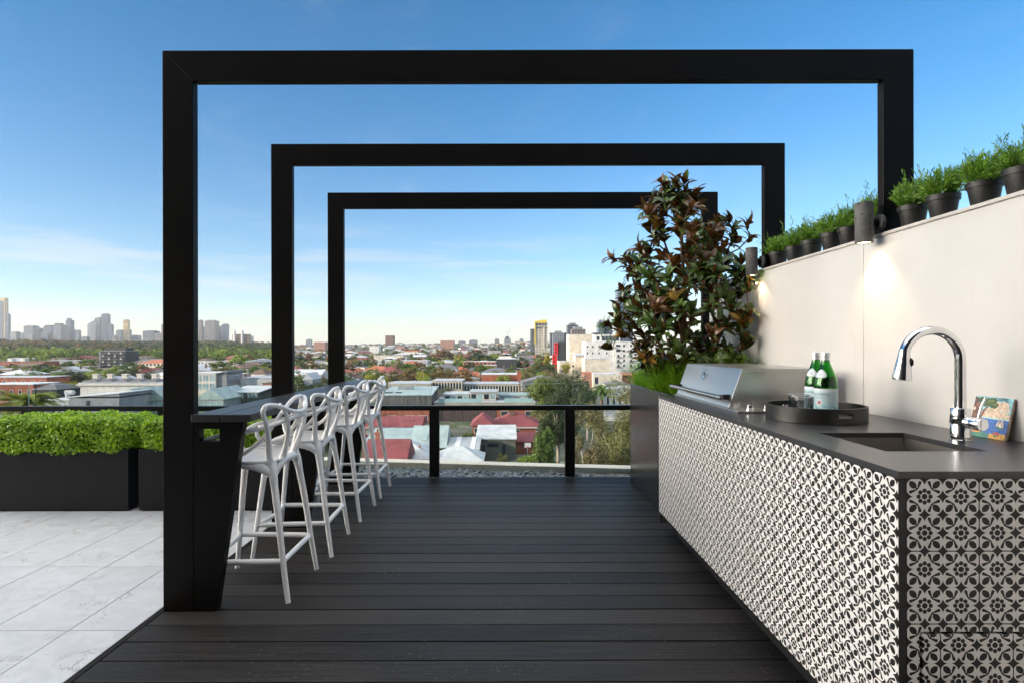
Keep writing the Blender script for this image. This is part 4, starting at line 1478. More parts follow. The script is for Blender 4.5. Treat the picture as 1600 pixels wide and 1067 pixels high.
def magnolia():
    r_ = np.random.default_rng(21)
    cx, cy = 1.470, 4.60
    t = thing('magnolia_tree', 'young magnolia tree with glossy dark leaves, rusty underneath, growing in the black planter', 'tree', (cx, cy, PH - .045))
    ys = [282, 300, 340, 372, 400, 440, 480, 520, 560, 600]
    lo = [1040, 1010, 1000, 1016, 972, 974, 960, 963, 992, 1020]
    hi = [1058, 1092, 1134, 1158, 1146, 1158, 1168, 1168, 1162, 1150]
    terms = []
    tries = 0
    while len(terms) < 235 and tries < 20000:
        tries += 1
        py = r_.uniform(284, 596)
        a, b = np.interp(py, ys, lo), np.interp(py, ys, hi)
        qx = r_.uniform(a + 6, b - 6)
        half = (b - a) / 2 * 4.6 / FPX
        u = (qx - (a + b) / 2) / ((b - a) / 2)
        dy = r_.uniform(-1, 1) * math.sqrt(max(0, 1 - u * u)) * min(half, .50)
        d = 4.6 + dy
        p = Vector(((qx - VX) * 4.6 / FPX, d, EYE + (VY - py) * 4.6 / FPX))
        p.x *= 1 + (d - 4.6) / 4.6 * .6
        if p.x > W_X - .06 and p.z < WALL_TOP + .10: continue
        if mnoise.noise(Vector((p.x * 4.2, p.y * 4.2, p.z * 3.6))) < -.09: continue
        if d < 4.05 or any((p - q).length < .072 for q in terms): continue
        if p.z < 1.15 and abs(p.x - cx) < .12: continue
        terms.append(p)
    k = 0
    while k < 30:
        q_ = (r_.uniform(1108, 1168), r_.uniform(405, 575), r_.uniform(4.02, 4.28))
        p = px(*q_)
        if p.x > W_X - .07 and p.z < WALL_TOP + .08 or any((p - q).length < .07 for q in terms): k += .2; continue
        terms.append(p); k += 1
    # a few reaching branches on the wall side, nearer the camera
    terms += [px(1172, 490, 4.02), px(1160, 528, 4.05), px(1166, 352, 4.3), px(1172, 372, 4.35), px(948, 508, 4.5), px(952, 540, 4.5), px(958, 404, 4.55)]
    nodes = [(Vector((cx, cy, PH - .05)), -1)]
    for i, (dx, dy, z) in enumerate([(.004, 0, 1.05), (.01, .01, 1.22), (-.004, .01, 1.40), (.012, 0, 1.60), (.004, -.01, 1.82), (-.01, 0, 2.05), (-.015, 0, 2.28), (-.05, 0, 2.48)]):
        nodes.append((Vector((cx + dx, cy + dy, z)), i))
    for sx_, sy_ in ((-.05, .03), (.06, -.05)):
        base = len(nodes); nodes.append((Vector((cx + sx_, cy + sy_, PH - .05)), -1))
        for k in range(1, 6):
            nodes.append((Vector((cx + sx_ * (1 + 1.1 * k), cy + sy_ * (1 + 1.1 * k), PH + .17 * k)), base + k - 1))
    terms.sort(key=lambda p: (p - Vector((cx, cy, p.z))).length + .35 * abs(p.z - 1.5))
    tips = []
    for p in terms:
        best, bd_ = 0, 1e9
        for i, (q, _) in enumerate(nodes):
            dv = p - q
            if dv.z < -.04: continue
            dist = dv.length + .55 * max(0, math.hypot(dv.x, dv.y) - dv.z * 1.6)
            if dist < bd_: best, bd_ = i, dist
        q = nodes[best][0]
        k = max(1, int((p - q).length / .10))
        prev = best
        for j in range(1, k + 1):
            u = j / k
            m_ = q.lerp(p, u) + Vector((0, 0, -.10 * (p - q).length * math.sin(PI * u))) + Vector(r_.normal(0, .007, 3)) * (u < 1)
            nodes.append((m_, prev)); prev = len(nodes) - 1
        tips.append(prev)
    cnt = [0] * len(nodes)
    for i in tips:
        j = i
        while j != -1: cnt[j] += 1; j = nodes[j][1]
    rad = [.0032 + .0021 * math.sqrt(max(0, c - 1)) for c in cnt]
    kids = {}
    for i, (p, par) in enumerate(nodes):
        if par >= 0: kids.setdefault(par, []).append(i)
    mb = MB()
    for i, (p, par) in enumerate(nodes):
        if par >= 0 and (cnt[i] > 0):
            mb.tube([nodes[par][0], p], [min(rad[par], rad[i] * 1.35), rad[i]], 7, caps=True)
    mb.build('trunk', M['bark'], t, smooth=True)
    # leaves
    LV, LF, LM = [], [], []
    buds = []
    def leaf(p, d, up, L, W, mi):
        side = d.cross(up).normalized()
        up = side.cross(d).normalized()
        o = len(LV); K = 6
        curl = r_.uniform(.05, .32)
        for j in range(K + 1):
            u = j / K
            c = p + d * L * u - up * (curl * L * u * u) + up * (.10 * L * math.sin(PI * u))
            w = W * .5 * (math.sin(PI * min(1, u * .93 + .07)) ** .75) * (1 if u < .98 else .12)
            if j == 0: w = .0015
            fold = w * .32
            LV.extend([c - side * w + up * fold, c, c + side * w + up * fold])
        for j in range(K):
            a = o + 3 * j
            LF.extend([(a, a + 1, a + 4, a + 3), (a + 1, a + 2, a + 5, a + 4)]); LM.extend([mi, mi])
    for ti in tips:
        p, par = nodes[ti]
        q = nodes[par][0] if par >= 0 else p - Vector((0, 0, .1))
        d0 = (p - q).normalized()
        d0 = (d0 + Vector((0, 0, .55))).normalized()
        a_ = d0.orthogonal().normalized(); b_ = d0.cross(a_)
        q_ = r_.random(); new = 1 if q_ < .05 else 2 if q_ < (.17 + .20 * max(0, p.z - 1.6)) else 0
        nl = int(r_.integers(7, 12))
        ph = r_.uniform(0, 6)
        for j in range(nl):
            an = ph + j * 2.4
            out = a_ * math.cos(an) + b_ * math.sin(an)
            tilt = r_.uniform(.25, 1.25)
            d = (d0 * math.cos(tilt) + out * math.sin(tilt) + Vector((0, 0, -.10 * tilt))).normalized()
            L = r_.uniform(.078, .135)
            base = p - d0 * (.055 * j / nl)
            tipp = base + d * L
            if tipp.x > W_X - .01 and tipp.z < WALL_TOP + .02:
                d.x -= .9; d.normalize()
                if (base + d * L).x > W_X - .01: continue
            oc = (base - Vector((cx, cy, base.z - .25))).normalized()
            leaf(base, d, (d0 * .5 + Vector((0, 0, .35)) + oc * 1.0 + Vector(r_.normal(0, .35, 3))).normalized(), L, L * r_.uniform(.34, .44), new)
        if r_.random() < .20 and len(buds) < 40:
            c = p; dd = (d0 + Vector((0, 0, .8))).normalized(); s_ = r_.uniform(.85, 1.2)
            buds.append(MB())
            buds[-1].tube([c, c + dd * .012 * s_, c + dd * .030 * s_, c + dd * .052 * s_], [.003, .0075 * s_, .0085 * s_, .001], 8)
    # more leaves along the twigs
    for i, (p, par) in enumerate(nodes):
        if par < 0 or cnt[i] > 5 or p.z < 1.1 or r_.random() < .35: continue
        d0 = (p - nodes[par][0]).normalized()
        for _ in range(int(r_.integers(1, 3))):
            out = Vector(r_.normal(0, 1, 3)); out = (out - d0 * out.dot(d0)).normalized()
            d = (d0 * .5 + out).normalized(); L = r_.uniform(.08, .135)
            if (p + d * L).x > W_X - .01 and p.z < WALL_TOP: continue
            leaf(p, d, (Vector((0, 0, .4)) + (p - Vector((cx, cy, p.z - .2))).normalized()).normalized(), L, L * .38, 0)
    me = bpy.data.meshes.new('foliage')
    loc = t.location
    me.from_pydata([tuple(v - loc) for v in LV], [], LF)
    me.materials.append(M['magnolia']); me.materials.append(M['magnolia_new']); me.materials.append(M['magnolia_bronze'])
    me.polygons.foreach_set('material_index', LM)
    me.polygons.foreach_set('use_smooth', [True] * len(LF)); me.update()
    o = bpy.data.objects.new('foliage', me); COL.objects.link(o); o.parent = t
    for b in buds: b.build('flower_bud', M['bud'], t, smooth=True)


magnolia()
# ================================================================== the city below
GZ = -19.0


def gz(x, y):
    """height of the land"""
    d = math.hypot(x, y)
    t = min(1, max(0, (d - 750) / 1900)); s = t * t * (3 - 2 * t)
    a = math.atan2(x, y)
    h = 27 + 5 * math.sin(a * 9 + 1.0) + 3 * math.sin(a * 23)
    r = .6 * math.sin(x * .011) * math.cos(y * .013) * min(1, d / 200)
    fall = min(1, max(0, (d - 3000) / 1500))
    return GZ + s * h * (1 - fall * .9) + r


rs = [9, 20, 35, 55, 80, 110, 150, 200, 260, 330, 420, 520, 640, 780, 940, 1120, 1320, 1540, 1780, 2040, 2320, 2620, 2950, 3400, 4000, 4800, 5800]
vs, fs = [], []
NA = 120
for r in rs:
    for k in range(NA):
        a = 2 * PI * k / NA
        x, y = r * math.sin(a), r * math.cos(a)
        vs.append((x, y, gz(x, y)))
for i in range(len(rs) - 1):
    for k in range(NA):
        fs.append((i * NA + k, i * NA + (k + 1) % NA, (i + 1) * NA + (k + 1) % NA, (i + 1) * NA + k))
fs.append(tuple(range(NA)))


def ground_material():
    m, g, bs = new_mat('suburban_ground')
    co = g.n.new('ShaderNodeTexCoord').outputs['Object']
    n1 = g.noise(co, .03, 5, .6); n2 = g.noise(co, .22, 5, .7)
    c = g.mix(g.ramp(n1, .42, .58), (.050, .075, .025), (.13, .12, .10))
    c = g.mix(g.m('MULTIPLY', g.ramp(n2, .55, .62), .8), c, (.20, .19, .17))
    c = g.mix(g.m('MULTIPLY', g.ramp(n2, .42, .36), .8), c, (.025, .045, .015))
    g.l.new(c, bs.inputs['Base Color']); bs.inputs['Roughness'].default_value = .95
    return m


mb = MB(); mb.add(vs, fs)
struct(fix_normals(mb.build('ground', ground_material(), smooth=True)))

# ---- palettes
WC = {'cream': (.60, .53, .42), 'white': (.66, .64, .60), 'red brick': (.33, .105, .060), 'brown brick': (.17, .10, .070), 'grey': (.24, .25, .26), 'tan': (.48, .39, .29), 'charcoal': (.050, .052, .055), 'pink brick': (.36, .20, .15), 'pale grey': (.44, .44, .43)}
RC = {'terracotta': (.36, .115, .055), 'maroon': (.22, .050, .055), 'slate grey': (.13, .135, .145), 'white metal': (.52, .54, .55), 'pale green metal': (.32, .40, .40), 'brown': (.13, .085, .060), 'pale grey metal': (.40, .42, .44)}
WM = {k: plain('wall_' + k.replace(' ', '_'), c, rough=.85, var=.16, scale=.35) for k, c in WC.items()}
RM = {}


def roof_mat(k, c):
    m, g, bs = new_mat('roof_' + k.replace(' ', '_'))
    co = g.n.new('ShaderNodeTexCoord').outputs['Object']
    s = g.n.new('ShaderNodeSeparateXYZ'); g.l.new(co, s.inputs[0])
    n = g.noise(co, .5, 5, .65)
    cc = g.mix(g.ramp(n, .3, .7), tuple(x * .80 for x in c), tuple(min(1, x * 1.15) for x in c))
    seam = g.m('LESS_THAN', g.m('FRACT', g.m('DIVIDE', g.m('ADD', g.m('ADD', s.outputs[0], s.outputs[1]), 500.0), .75)), .12)
    cc = g.mix(g.m('MULTIPLY', seam, .16), cc, (.05, .05, .05))
    g.l.new(cc, bs.inputs['Base Color']); bs.inputs['Roughness'].default_value = .55 if 'metal' in k else .8
    return m


for k, c in RC.items(): RM[k] = roof_mat(k, c)
M['win'] = plain('dark_window_glass', (.035, .045, .055), rough=.12, var=.5, scale=.2)
M['winl'] = plain('pale_window_glass', (.28, .38, .38), rough=.15, var=.3, scale=.3)
M['trim'] = plain('cream_trim', (.56, .52, .45), rough=.7, var=.05)
M['white_trim'] = plain('white_trim', (.72, .72, .70), rough=.6, var=.05)
M['clad'] = plain('weathered_vertical_cladding', (.085, .085, .078), rough=.8, var=.55, scale=1.0, stretch=(2.4, 2.4, .12))
M['fence_red'] = plain('oxide_corrugated_sheet', (.075, .050, .048), rough=.8, var=.5, scale=1.0, stretch=(2.4, 2.4, .15))
M['olive'] = plain('olive_board', (.13, .135, .105), rough=.8, var=.12, scale=.8)
M['redpanel'] = plain('red_panel', (.62, .012, .022), rough=.5, var=.08)
M['yellow'] = plain('yellow_fin', (.75, .55, .05), rough=.5, var=.08)
M['bglass'] = plain('balcony_glass', (.34, .50, .50), rough=.12, var=.1, scale=.2)
SMALL = 620          # beyond this many metres a house is too small to show its parts


def roof_geo(mb, kind, x0, x1, y0, y1, z, rh, mi=0, ov=.35):
    x0 -= ov; x1 += ov; y0 -= ov; y1 += ov
    if kind == 'flat':
        mb.box(x0 + ov * .6, x1 - ov * .6, y0 + ov * .6, y1 - ov * .6, z - .02, z + .22, mi)
    elif kind == 'hip':
        w, d = x1 - x0, y1 - y0
        k = min(w, d) / 2
        if w >= d: r0, r1 = (x0 + k, (y0 + y1) / 2), (x1 - k, (y0 + y1) / 2)
        else: r0, r1 = ((x0 + x1) / 2, y0 + k), ((x0 + x1) / 2, y1 - k)
        v = [(x0, y0, z), (x1, y0, z), (x1, y1, z), (x0, y1, z), (*r0, z + rh), (*r1, z + rh)]
        f = [(0, 1, 5, 4), (2, 3, 4, 5), (1, 2, 5), (3, 0, 4), (3, 2, 1, 0)] if w >= d else [(0, 1, 4), (1, 2, 5, 4), (2, 3, 5), (3, 0, 4, 5), (3, 2, 1, 0)]
        mb.add(v, f, mi)
    elif kind == 'gable_x':      # ridge runs left-right
        ym = (y0 + y1) / 2
        mb.prism([(y0, z), (ym, z + rh), (y1, z), (y1, z - .12), (y0, z - .12)], 'x', x0, x1, mi)
    elif kind == 'gable_y':      # ridge runs away from the camera
        xm = (x0 + x1) / 2
        mb.prism([(x0, z), (xm, z + rh), (x1, z), (x1, z - .12), (x0, z - .12)], 'y', y0, y1, mi)
    elif kind == 'shed':         # high at the back
        mb.prism([(y0, z), (y1, z + rh), (y1, z + rh - .2), (y0, z - .2)], 'x', x0, x1, mi)
    elif kind == 'shed_x':       # high on the right
        mb.prism([(x0, z), (x1, z + rh), (x1, z + rh - .2), (x0, z - .2)], 'y', y0, y1, mi)


def window(par, x0, x1, y, z0, z1, glass=None, frame=None, th=.07, mull=0):
    """a framed window standing in the wall facing the camera"""
    mb = MB(); f = min(.09, (x1 - x0) * .1)
    mb.box(x0, x1, y - th, y + .05, z0, z0 + f); mb.box(x0, x1, y - th, y + .05, z1 - f, z1)
    mb.box(x0, x0 + f, y - th, y + .05, z0 + f, z1 - f); mb.box(x1 - f, x1, y - th, y + .05, z0 + f, z1 - f)
    for k in range(mull):
        xx = x0 + (x1 - x0) * (k + 1) / (mull + 1)
        mb.box(xx - f / 2, xx + f / 2, y - th, y + .05, z0 + f, z1 - f)
    w = mb.build('window', frame or M['white_trim'], par)
    mb = MB(); mb.box(x0 + f * .9, x1 - f * .9, y - .02, y + .04, z0 + f * .9, z1 - f * .9)
    mb.build('pane', glass or M['win'], w)
    return w


def building(name, label, cat, x0, x1, ytop, d, depth, wall, roof='flat', roofm=None, rh=0, base=None, win=None, glass=None, group=None, frame=None, small=False, chim=None, ov=.35, mull=0):
    """a building whose front stands d metres away, spanning photo columns x0..x1, eaves at photo row ytop"""
    a, b = px(x0, ytop, d), px(x1, ytop, d)
    X0, X1, Z = a.x, b.x, a.z
    zb = gz((X0 + X1) / 2, d) - .5 if base is None else base
    wm = WM[wall] if isinstance(wall, str) else wall
    rm = RM[roofm] if isinstance(roofm, str) else (roofm or wm)
    loc = ((X0 + X1) / 2, d + depth / 2, zb)
    t = thing(name, label, cat, loc, group)
    mb = MB(); mb.box(X0, X1, d, d + depth, zb, Z)
    if roof == 'gable_y':
        mb.prism([(X0, Z - .01), ((X0 + X1) / 2, Z + rh - .1), (X1, Z - .01)], 'y', d, d + depth)
    if roof == 'gable_x':
        mb.prism([(d, Z - .01), (d + depth / 2, Z + rh - .1), (d + depth, Z - .01)], 'x', X0, X1)
    if roof == 'shed_x':
        mb.prism([(X0, Z - .3), (X1, Z + rh - .22), (X1, Z - .3)], 'y', d, d + depth)
    if roof == 'shed':
        mb.prism([(d, Z - .3), (d + depth, Z + rh - .22), (d + depth, Z - .3)], 'x', X0, X1)
    fix_normals(mb.build('wall', wm, t))
    mb = MB(); roof_geo(mb, roof, X0, X1, d, d + depth, Z, rh, ov=ov)
    ro = fix_normals(mb.build('roof', rm, t))
    if win:
        cols, rows, z_lo, z_hi, fw, fh = win       # rows between heights z_lo..z_hi (fractions of the wall above Z-H)
        H = Z - (GZ if base is None else base)
        for r in range(rows):
            for c in range(cols):
                cw = (X1 - X0) / cols; ch = (z_hi - z_lo) * H / rows
                cx = X0 + cw * (c + .5); cz = Z - H + z_lo * H + ch * (r + .5)
                window(t, cx - cw * fw / 2, cx + cw * fw / 2, d, cz - ch * fh / 2, cz + ch * fh / 2, glass, frame, mull=mull)
    for cxp in (chim or []):
        p = px(cxp, ytop, d); hh = rh + 1.1; w = .45
        mb = MB(); mb.box(p.x - w, p.x + w, d + depth * .35, d + depth * .35 + .9, Z - .1, Z + hh)
        mb.box(p.x - w - .1, p.x + w + .1, d + depth * .35 - .1, d + depth * .35 + 1.0, Z + hh, Z + hh + .2)
        mb.build('chimney', WM['brown brick'] if wall != 'white' else M['trim'], ro)
    return t, X0, X1, Z, zb


foot = []            # occupied ground: (x, y, radius)


def B(name, label, cat, x0, x1, ytop, d, depth, wall, **k):
    r = building(name, label, cat, x0, x1, ytop, d, depth, wall, **k)
    w = (r[2] - r[1]) / 2
    n = max(1, int(w / max(depth / 2, 4)))
    for i in range(n + 1):
        foot.append((r[1] + (r[2] - r[1]) * i / n, d + depth / 2, max(depth / 2, 5) + 3))
    return r


# ---- near roofs seen through the balustrade
# white corrugated hip roofs nearest the terrace
B('house', 'nearest low house with a white corrugated hip roof, left of the centre railing post', 'house', 580, 672, 716, 78, 7.5, 'brown brick', roof='hip', roofm='white metal', rh=2.2)
B('house', 'low house with white corrugated roof just right of the centre railing post', 'house', 674, 752, 719, 76, 5.6, 'brown brick', roof='hip', roofm='white metal', rh=1.5)
B('house', 'small house with a bright maroon roof low behind the last bar stool', 'house', 570, 632, 719, 73, 6, 'brown brick', roof='gable_x', roofm='maroon', rh=2.4)
t, X0, X1, Z, zb = B('house', 'house with a steep pale green metal roof and skylight behind the left railing post', 'house', 641, 696, 698, 92, 9, 'charcoal', roof='gable_x', roofm='pale green metal', rh=3.0, ov=.15)
mb = MB()
sx0 = px(657, 690, 93).x
mb.prism([(93.2, Z + .75), (94.6, Z + 1.75), (94.6, Z + 1.95), (93.2, Z + .95)], 'x', sx0, sx0 + 1.0)
fix_normals(mb.build('skylight', M['winl'], t))
B('house', 'low house with flat pale green metal roof behind the bar stools', 'house', 566, 642, 694, 96, 11, 'brown brick', roof='shed', roofm='pale green metal', rh=1.3)
t, X0, X1, Z, zb = B('carport', 'carport with grey metal roof and two translucent white strips', 'carport', 697, 748, 702, 90, 7, 'charcoal', roof='shed', roofm='pale grey metal', rh=.9, ov=.1)
mb = MB()
for f0, f1 in ((.22, .38), (.72, .86)):
    xa, xb = X0 + (X1 - X0) * f0, X0 + (X1 - X0) * f1
    mb.prism([(89.95, Z + .02), (97.1, Z + .93), (97.1, Z + .96), (89.95, Z + .05)], 'x', xa, xb)
fix_normals(mb.build('roof_strip', M['white_trim'], t))
# chimneys standing on party walls
for (cx, y0, y1, d, lab) in ((655, 699, 722, 80, 'slim red brick chimney rising left of the centre railing post'), (589, 673, 712, 84, 'tall red brick chimney behind the last bar stool')):
    p = px(cx, y0, d)
    mb = MB(); mb.box(p.x - .28, p.x + .28, d, d + .6, GZ - .5, p.z - .5); mb.box(p.x - .38, p.x + .38, d - .1, d + .7, p.z - .499, p.z - .15)
    mb.tube([(p.x, d + .3, p.z - .15), (p.x, d + .3, p.z + .3)], .14, 10)
    tag(mb.build('brick_chimney', WM['red brick'], None, loc=(p.x, d + .3, GZ)), lab, 'chimney')
t, X0, X1, Z, zb = B('shed', 'olive green box building with a white flat roof, seen right of the centre railing post', 'building', 745, 805, 684, 99, 8, M['olive'], roof='shed', roofm='white metal', rh=1.25, ov=.25)
for xc, w_, z0_, z1_ in ((755, .55, -4.2, -1.1), (787, .55, -4.2, -1.1), (770, 1.9, -1.5, -.95)):
    p = px(xc, 684, 99); window(t, p.x - w_ / 2, p.x + w_ / 2, 99, Z + z0_, Z + z1_, frame=M['black'])
t, X0, X1, Z, zb = B('brick_house', 'red brick house with a maroon tiled hip roof beside the gum trees', 'house', 765, 846, 667, 115, 10, 'red brick', roof='hip', roofm='maroon', rh=2.7, ov=.5, chim=[800])
for xc, w_, z0_, z1_ in ((809, .9, -3.2, -.5), (840, .8, -.9, -.3), (775, .9, -1.3, -.4)):
    p = px(xc, 667, 115); window(t, p.x - w_ / 2, p.x + w_ / 2, 115, Z + z0_, Z + z1_)
mb = MB(); mb.box(X0 - .5, X1 + .5, 114.42, 114.5, Z - .14, Z + .10); mb.build('gutter', M['trim'], t)
t, X0, X1, Z, zb = B('brick_house', 'lower brick wing with maroon roof left of the red brick house', 'house', 738, 768, 664, 112, 9, 'red brick', roof='hip', roofm='maroon', rh=2.0, ov=.5)
for xc in (744, 757):
    p = px(xc, 667, 112); window(t, p.x - .45, p.x + .45, 112, Z - 1.6, Z - .5)
B('brick_house', 'small lean-to with maroon roof below the red brick house', 'house', 806, 842, 689, 105, 5, 'red brick', roof='shed', roofm='maroon', rh=1.0)
t, X0, X1, Z, zb = B('brick_house', 'long red brick house with maroon roof and cream gutter behind the end of the bar', 'house', 556, 655, 667, 118, 9, 'red brick', roof='gable_x', roofm='maroon', rh=1.9, ov=.5)
for xc, w_ in ((612, .9), (630, 1.6), (575, .8)):
    p = px(xc, 667, 118); window(t, p.x - w_ / 2, p.x + w_ / 2, 118, Z - 1.5, Z - .3, glass=M['winl'])
mb = MB(); mb.box(X0 - .5, X1 + .5, 117.42, 117.5, Z - .14, Z + .12); mb.build('gutter', M['trim'], t)
# warehouse with pale roof, dark cladding above a brick storey
t, X0, X1, Z, zb = B('warehouse', 'warehouse with pale blue-green roof and dark vertical cladding above the railing', 'warehouse', 596, 674, 616, 150, 14, M['clad'], roof='shed', roofm='pale green metal', rh=1.35, ov=.2)
mb = MB(); mb.box(X0 - .1, X1 + .1, 149.8, 149.99, zb, -14.9); mb.build('brick_base', WM['red brick'], t)
mb = MB(); mb.box(X0, X1, 149.7, 149.79, -15.6, -14.6); mb.build('concrete_band', M['parapet'], t)
for xc in (611, 640, 660):
    p = px(xc, 646, 149.8); window(t, p.x - 1.4, p.x + 1.4, 149.8, -18.5, -17.2)
for i, xc in enumerate((603, 611, 625)):
    p = px(xc, 611, 155); mb = MB(); mb.box(p.x - .8, p.x + .8, 152.5, 153.6, Z + .30, Z + .55); mb.build('skylight', M['win'], t)
p = px(633, 606, 158); mb = MB(); mb.box(p.x - 2, p.x + 2, 158, 160, Z + .8, Z + 1.9); mb.build('roof_plant', WM['grey'], t)
# terrace apartments with glass balconies
t, X0, X1, Z, zb = B('apartment_building', 'low apartment building with roof terraces and pale glass balconies above the railing', 'building', 678, 836, 629, 152, 16, 'tan', roof='flat', roofm='pale grey metal')
for (a_, b_, yt, dd, dep, wm_, rm_) in ((694, 733, 614, 158, 8, 'pale grey', 'white metal'), (735, 775, 611, 157, 9, 'tan', 'pale grey metal'), (779, 826, 616, 160, 8, 'pale grey', 'pale green metal')):
    A, Bq = px(a_, yt, dd), px(b_, yt, dd)
    mb = MB(); mb.box(A.x, Bq.x, dd, dd + dep, Z + .2, A.z - .25)
    up = mb.build('upper_storey', WM[wm_], t)
    mb = MB(); mb.box(A.x - .4, Bq.x + .4, dd - .5, dd + dep + .4, A.z - .249, A.z); mb.build('terrace_roof', RM[rm_], up)
    for k in range(4):
        xx = A.x + (Bq.x - A.x) * (k + .5) / 4
        window(up, xx - .8, xx + .8, dd, Z + .5, A.z - .6, glass=M['winl'] if k % 2 else M['win'])
for (a_, b_) in ((686, 752), (788, 833)):
    A, Bq = px(a_, 629, 152), px(b_, 629, 152)
    mb = MB(); mb.box(A.x, Bq.x, 151.9, 152.0, Z + .23, Z + 1.25); mb.build('balcony_glass', M['bglass'], t)
mb = MB(); mb.box(px(688, 640, 151).x, px(775, 640, 151).x, 151.2, 151.8, zb, -15.6); mb.build('corrugated_screen', M['fence_red'], t)
mb = MB(); mb.box(px(776, 640, 151).x, px(838, 640, 151).x, 151.2, 151.8, zb, -15.7); mb.build('brick_base', WM['red brick'], t)
for xc in (788, 826):
    p = px(xc, 640, 151.2); window(t, p.x - 1, p.x + 1, 151.2, -17.6, -16.2)
# pergola louvres behind
for (x0, x1, yt, d, lab) in ((607, 673, 599, 178, 'low beige louvred building above the warehouse roof'), (675, 722, 595, 182, 'beige building with a row of narrow piers behind the terraces'), (724, 811, 600, 185, 'long beige parapet building behind the terraces, left of the dark gum trees')):
    t, X0, X1, Z, zb = B('louvred_building', lab, 'building', x0, x1, yt, d, 12, 'tan', roof='flat', roofm='pale grey metal')
    mb = MB(); mb.box(X0 + .2, X1 - .2, d - .06, d - .005, Z - 2.4, Z - .5); lo_ = mb.build('opening', M['win'], t)
    n = int((X1 - X0) / .95)
    for k in range(n + 1):
        xx = X0 + .2 + (X1 - X0 - .4) * k / n
        mb = MB(); mb.box(xx - .16, xx + .16, d - .3, d - .061, Z - 2.4, Z - .5); mb.build('pier', M['trim'], t)
t, X0, X1, Z, zb = B('brick_building', 'long low red brick building with white coping and a tall brick end pier', 'building', 752, 808, 585, 238, 14, 'red brick', roof='flat', roofm='white metal')
mb = MB(); a_ = px(808, 579, 237.5); b_ = px(814, 579, 237.5); mb.box(a_.x, b_.x, 237.4, 239, zb, a_.z); mb.build('brick_pier', WM['red brick'], t)
t, X0, X1, Z, zb = B('dark_building', 'dark grey box building with white roof and white ground storey, centre right', 'building', 776, 807, 561, 325, 14, 'charcoal', roof='flat', roofm='white metal', ov=.3)
mb = MB(); mb.box(X0 - .3, X1 + .4, 324.2, 324.95, zb, Z - 6.6); mb.build('ground_storey', WM['white'], t)
mb = MB(); mb.box(X0 + 1, X1 - 3, 328, 334, Z + .24, Z + 1.6); mb.build('roof_plant', WM['white'], t)
B('house', 'wide house with a maroon tiled roof behind rusty street trees', 'house', 586, 627, 582, 300, 14, 'cream', roof='hip', roofm='maroon', rh=3.4, chim=[616])
B('warehouse', 'long low white roofed building in the middle suburb', 'building', 590, 668, 563, 470, 16, 'pale grey', roof='flat', roofm='white metal', win=(8, 1, .3, .8, .6, .5))
B('warehouse', 'long cream low building in the far suburb', 'building', 584, 630, 555, 640, 16, 'cream', roof='flat', roofm='white metal')
B('apartment_building', 'small white apartment block on the far left rise of the centre view', 'building', 577, 592, 540, 1150, 20, 'white', roof='flat', roofm='white metal')
B('apartment_building', 'brown brick tower standing alone on the horizon', 'tower', 602, 615, 524, 2150, 26, 'brown brick', roof='flat', roofm='brown')
B('apartment_building', 'pink brick apartment block near the horizon, centre', 'building', 688, 709, 532, 1500, 30, 'pink brick', roof='flat', roofm='brown')

# ---- left side landmarks
t, X0, X1, Z, zb = B('concrete_house', 'modern grey concrete house with sloping white roof behind the hedge planters', 'house', 108, 186, 618, 128, 12, 'grey', roof='shed_x', roofm='white metal', rh=.9, ov=.15)
p0 = px(135, 622, 128); mb = MB(); mb.box(p0.x, p0.x + .75, 127.9, 127.99, zb, Z - .9); mb.build('slot_opening', M['win'], t)
t, X0, X1, Z, zb = B('concrete_house', 'low grey house wing with white eaves and big windows, left of the sloping concrete house', 'house', 70, 107, 624, 130, 12, 'pale grey', roof='flat', roofm='white metal', ov=.6, win=(4, 1, .55, .92, .8, .8))
mb = MB(); p0 = px(104, 610, 134)
mb.tube([(p0.x + .3, 134, Z + .2), (p0.x + .3, 134, Z + 1.5)], .5, 14); mb.tube([(p0.x - .2, 134, Z + 1.6), (p0.x + 1.7, 134, Z + 1.6)], .55, 14)
mb.build('roof_fan', WM['pale grey'], t, smooth='auto')
for i, (x0, x1, yt, d, lab) in enumerate(((189, 221, 622, 138, 'gabled townhouse with pale green roof, left of its twin behind the hedge'), (223, 258, 623, 140, 'gabled townhouse with pale green roof, right-hand twin beside the nearest post'), (306, 350, 622, 139, 'gabled townhouse with pale green roof and glass doors seen above the end of the bar'))):
    t, X0, X1, Z, zb = B('townhouse', lab, 'house', x0, x1, yt, d, 14, 'grey', roof='gable_y', roofm='pale green metal', rh=2.6, ov=.3)
    window(t, X0 + .4, X1 - .4, d, Z - 2.6, Z - .4, glass=M['winl'], mull=3)
B('townhouse', 'cream house with flat roof rising behind the green roofed townhouses', 'house', 226, 262, 606, 152, 10, 'tan', roof='flat', roofm='pale grey metal', win=(4, 1, .55, .9, .5, .6))
t, X0, X1, Z, zb = B('terrace_row', 'long white stuccoed terrace with five big chimneys behind the grey concrete house', 'building', 123, 262, 597, 215, 12, 'white', roof='flat', roofm='pale grey metal', ov=.5)
mb = MB(); mb.box(X0 - .5, X1 + .5, 214.2, 214.69, Z - .9, Z - .3); mb.build('cornice', M['trim'], t)
for xc in (151, 174, 197, 220, 243):
    p = px(xc, 590, 220); mb = MB()
    mb.box(p.x - .95, p.x + .95, 219, 220.5, Z + .2, Z + 3.0); mb.box(p.x - 1.15, p.x + 1.15, 218.8, 220.7, Z + 3.001, Z + 3.4)
    mb.build('chimney', M['trim'], t)
    mb = MB(); roof_geo(mb, 'hip', p.x - 2.6, p.x + 2.6, 216.5, 224, Z + .23, 1.6); fix_normals(mb.build('dormer_roof', RM['slate grey'], t))
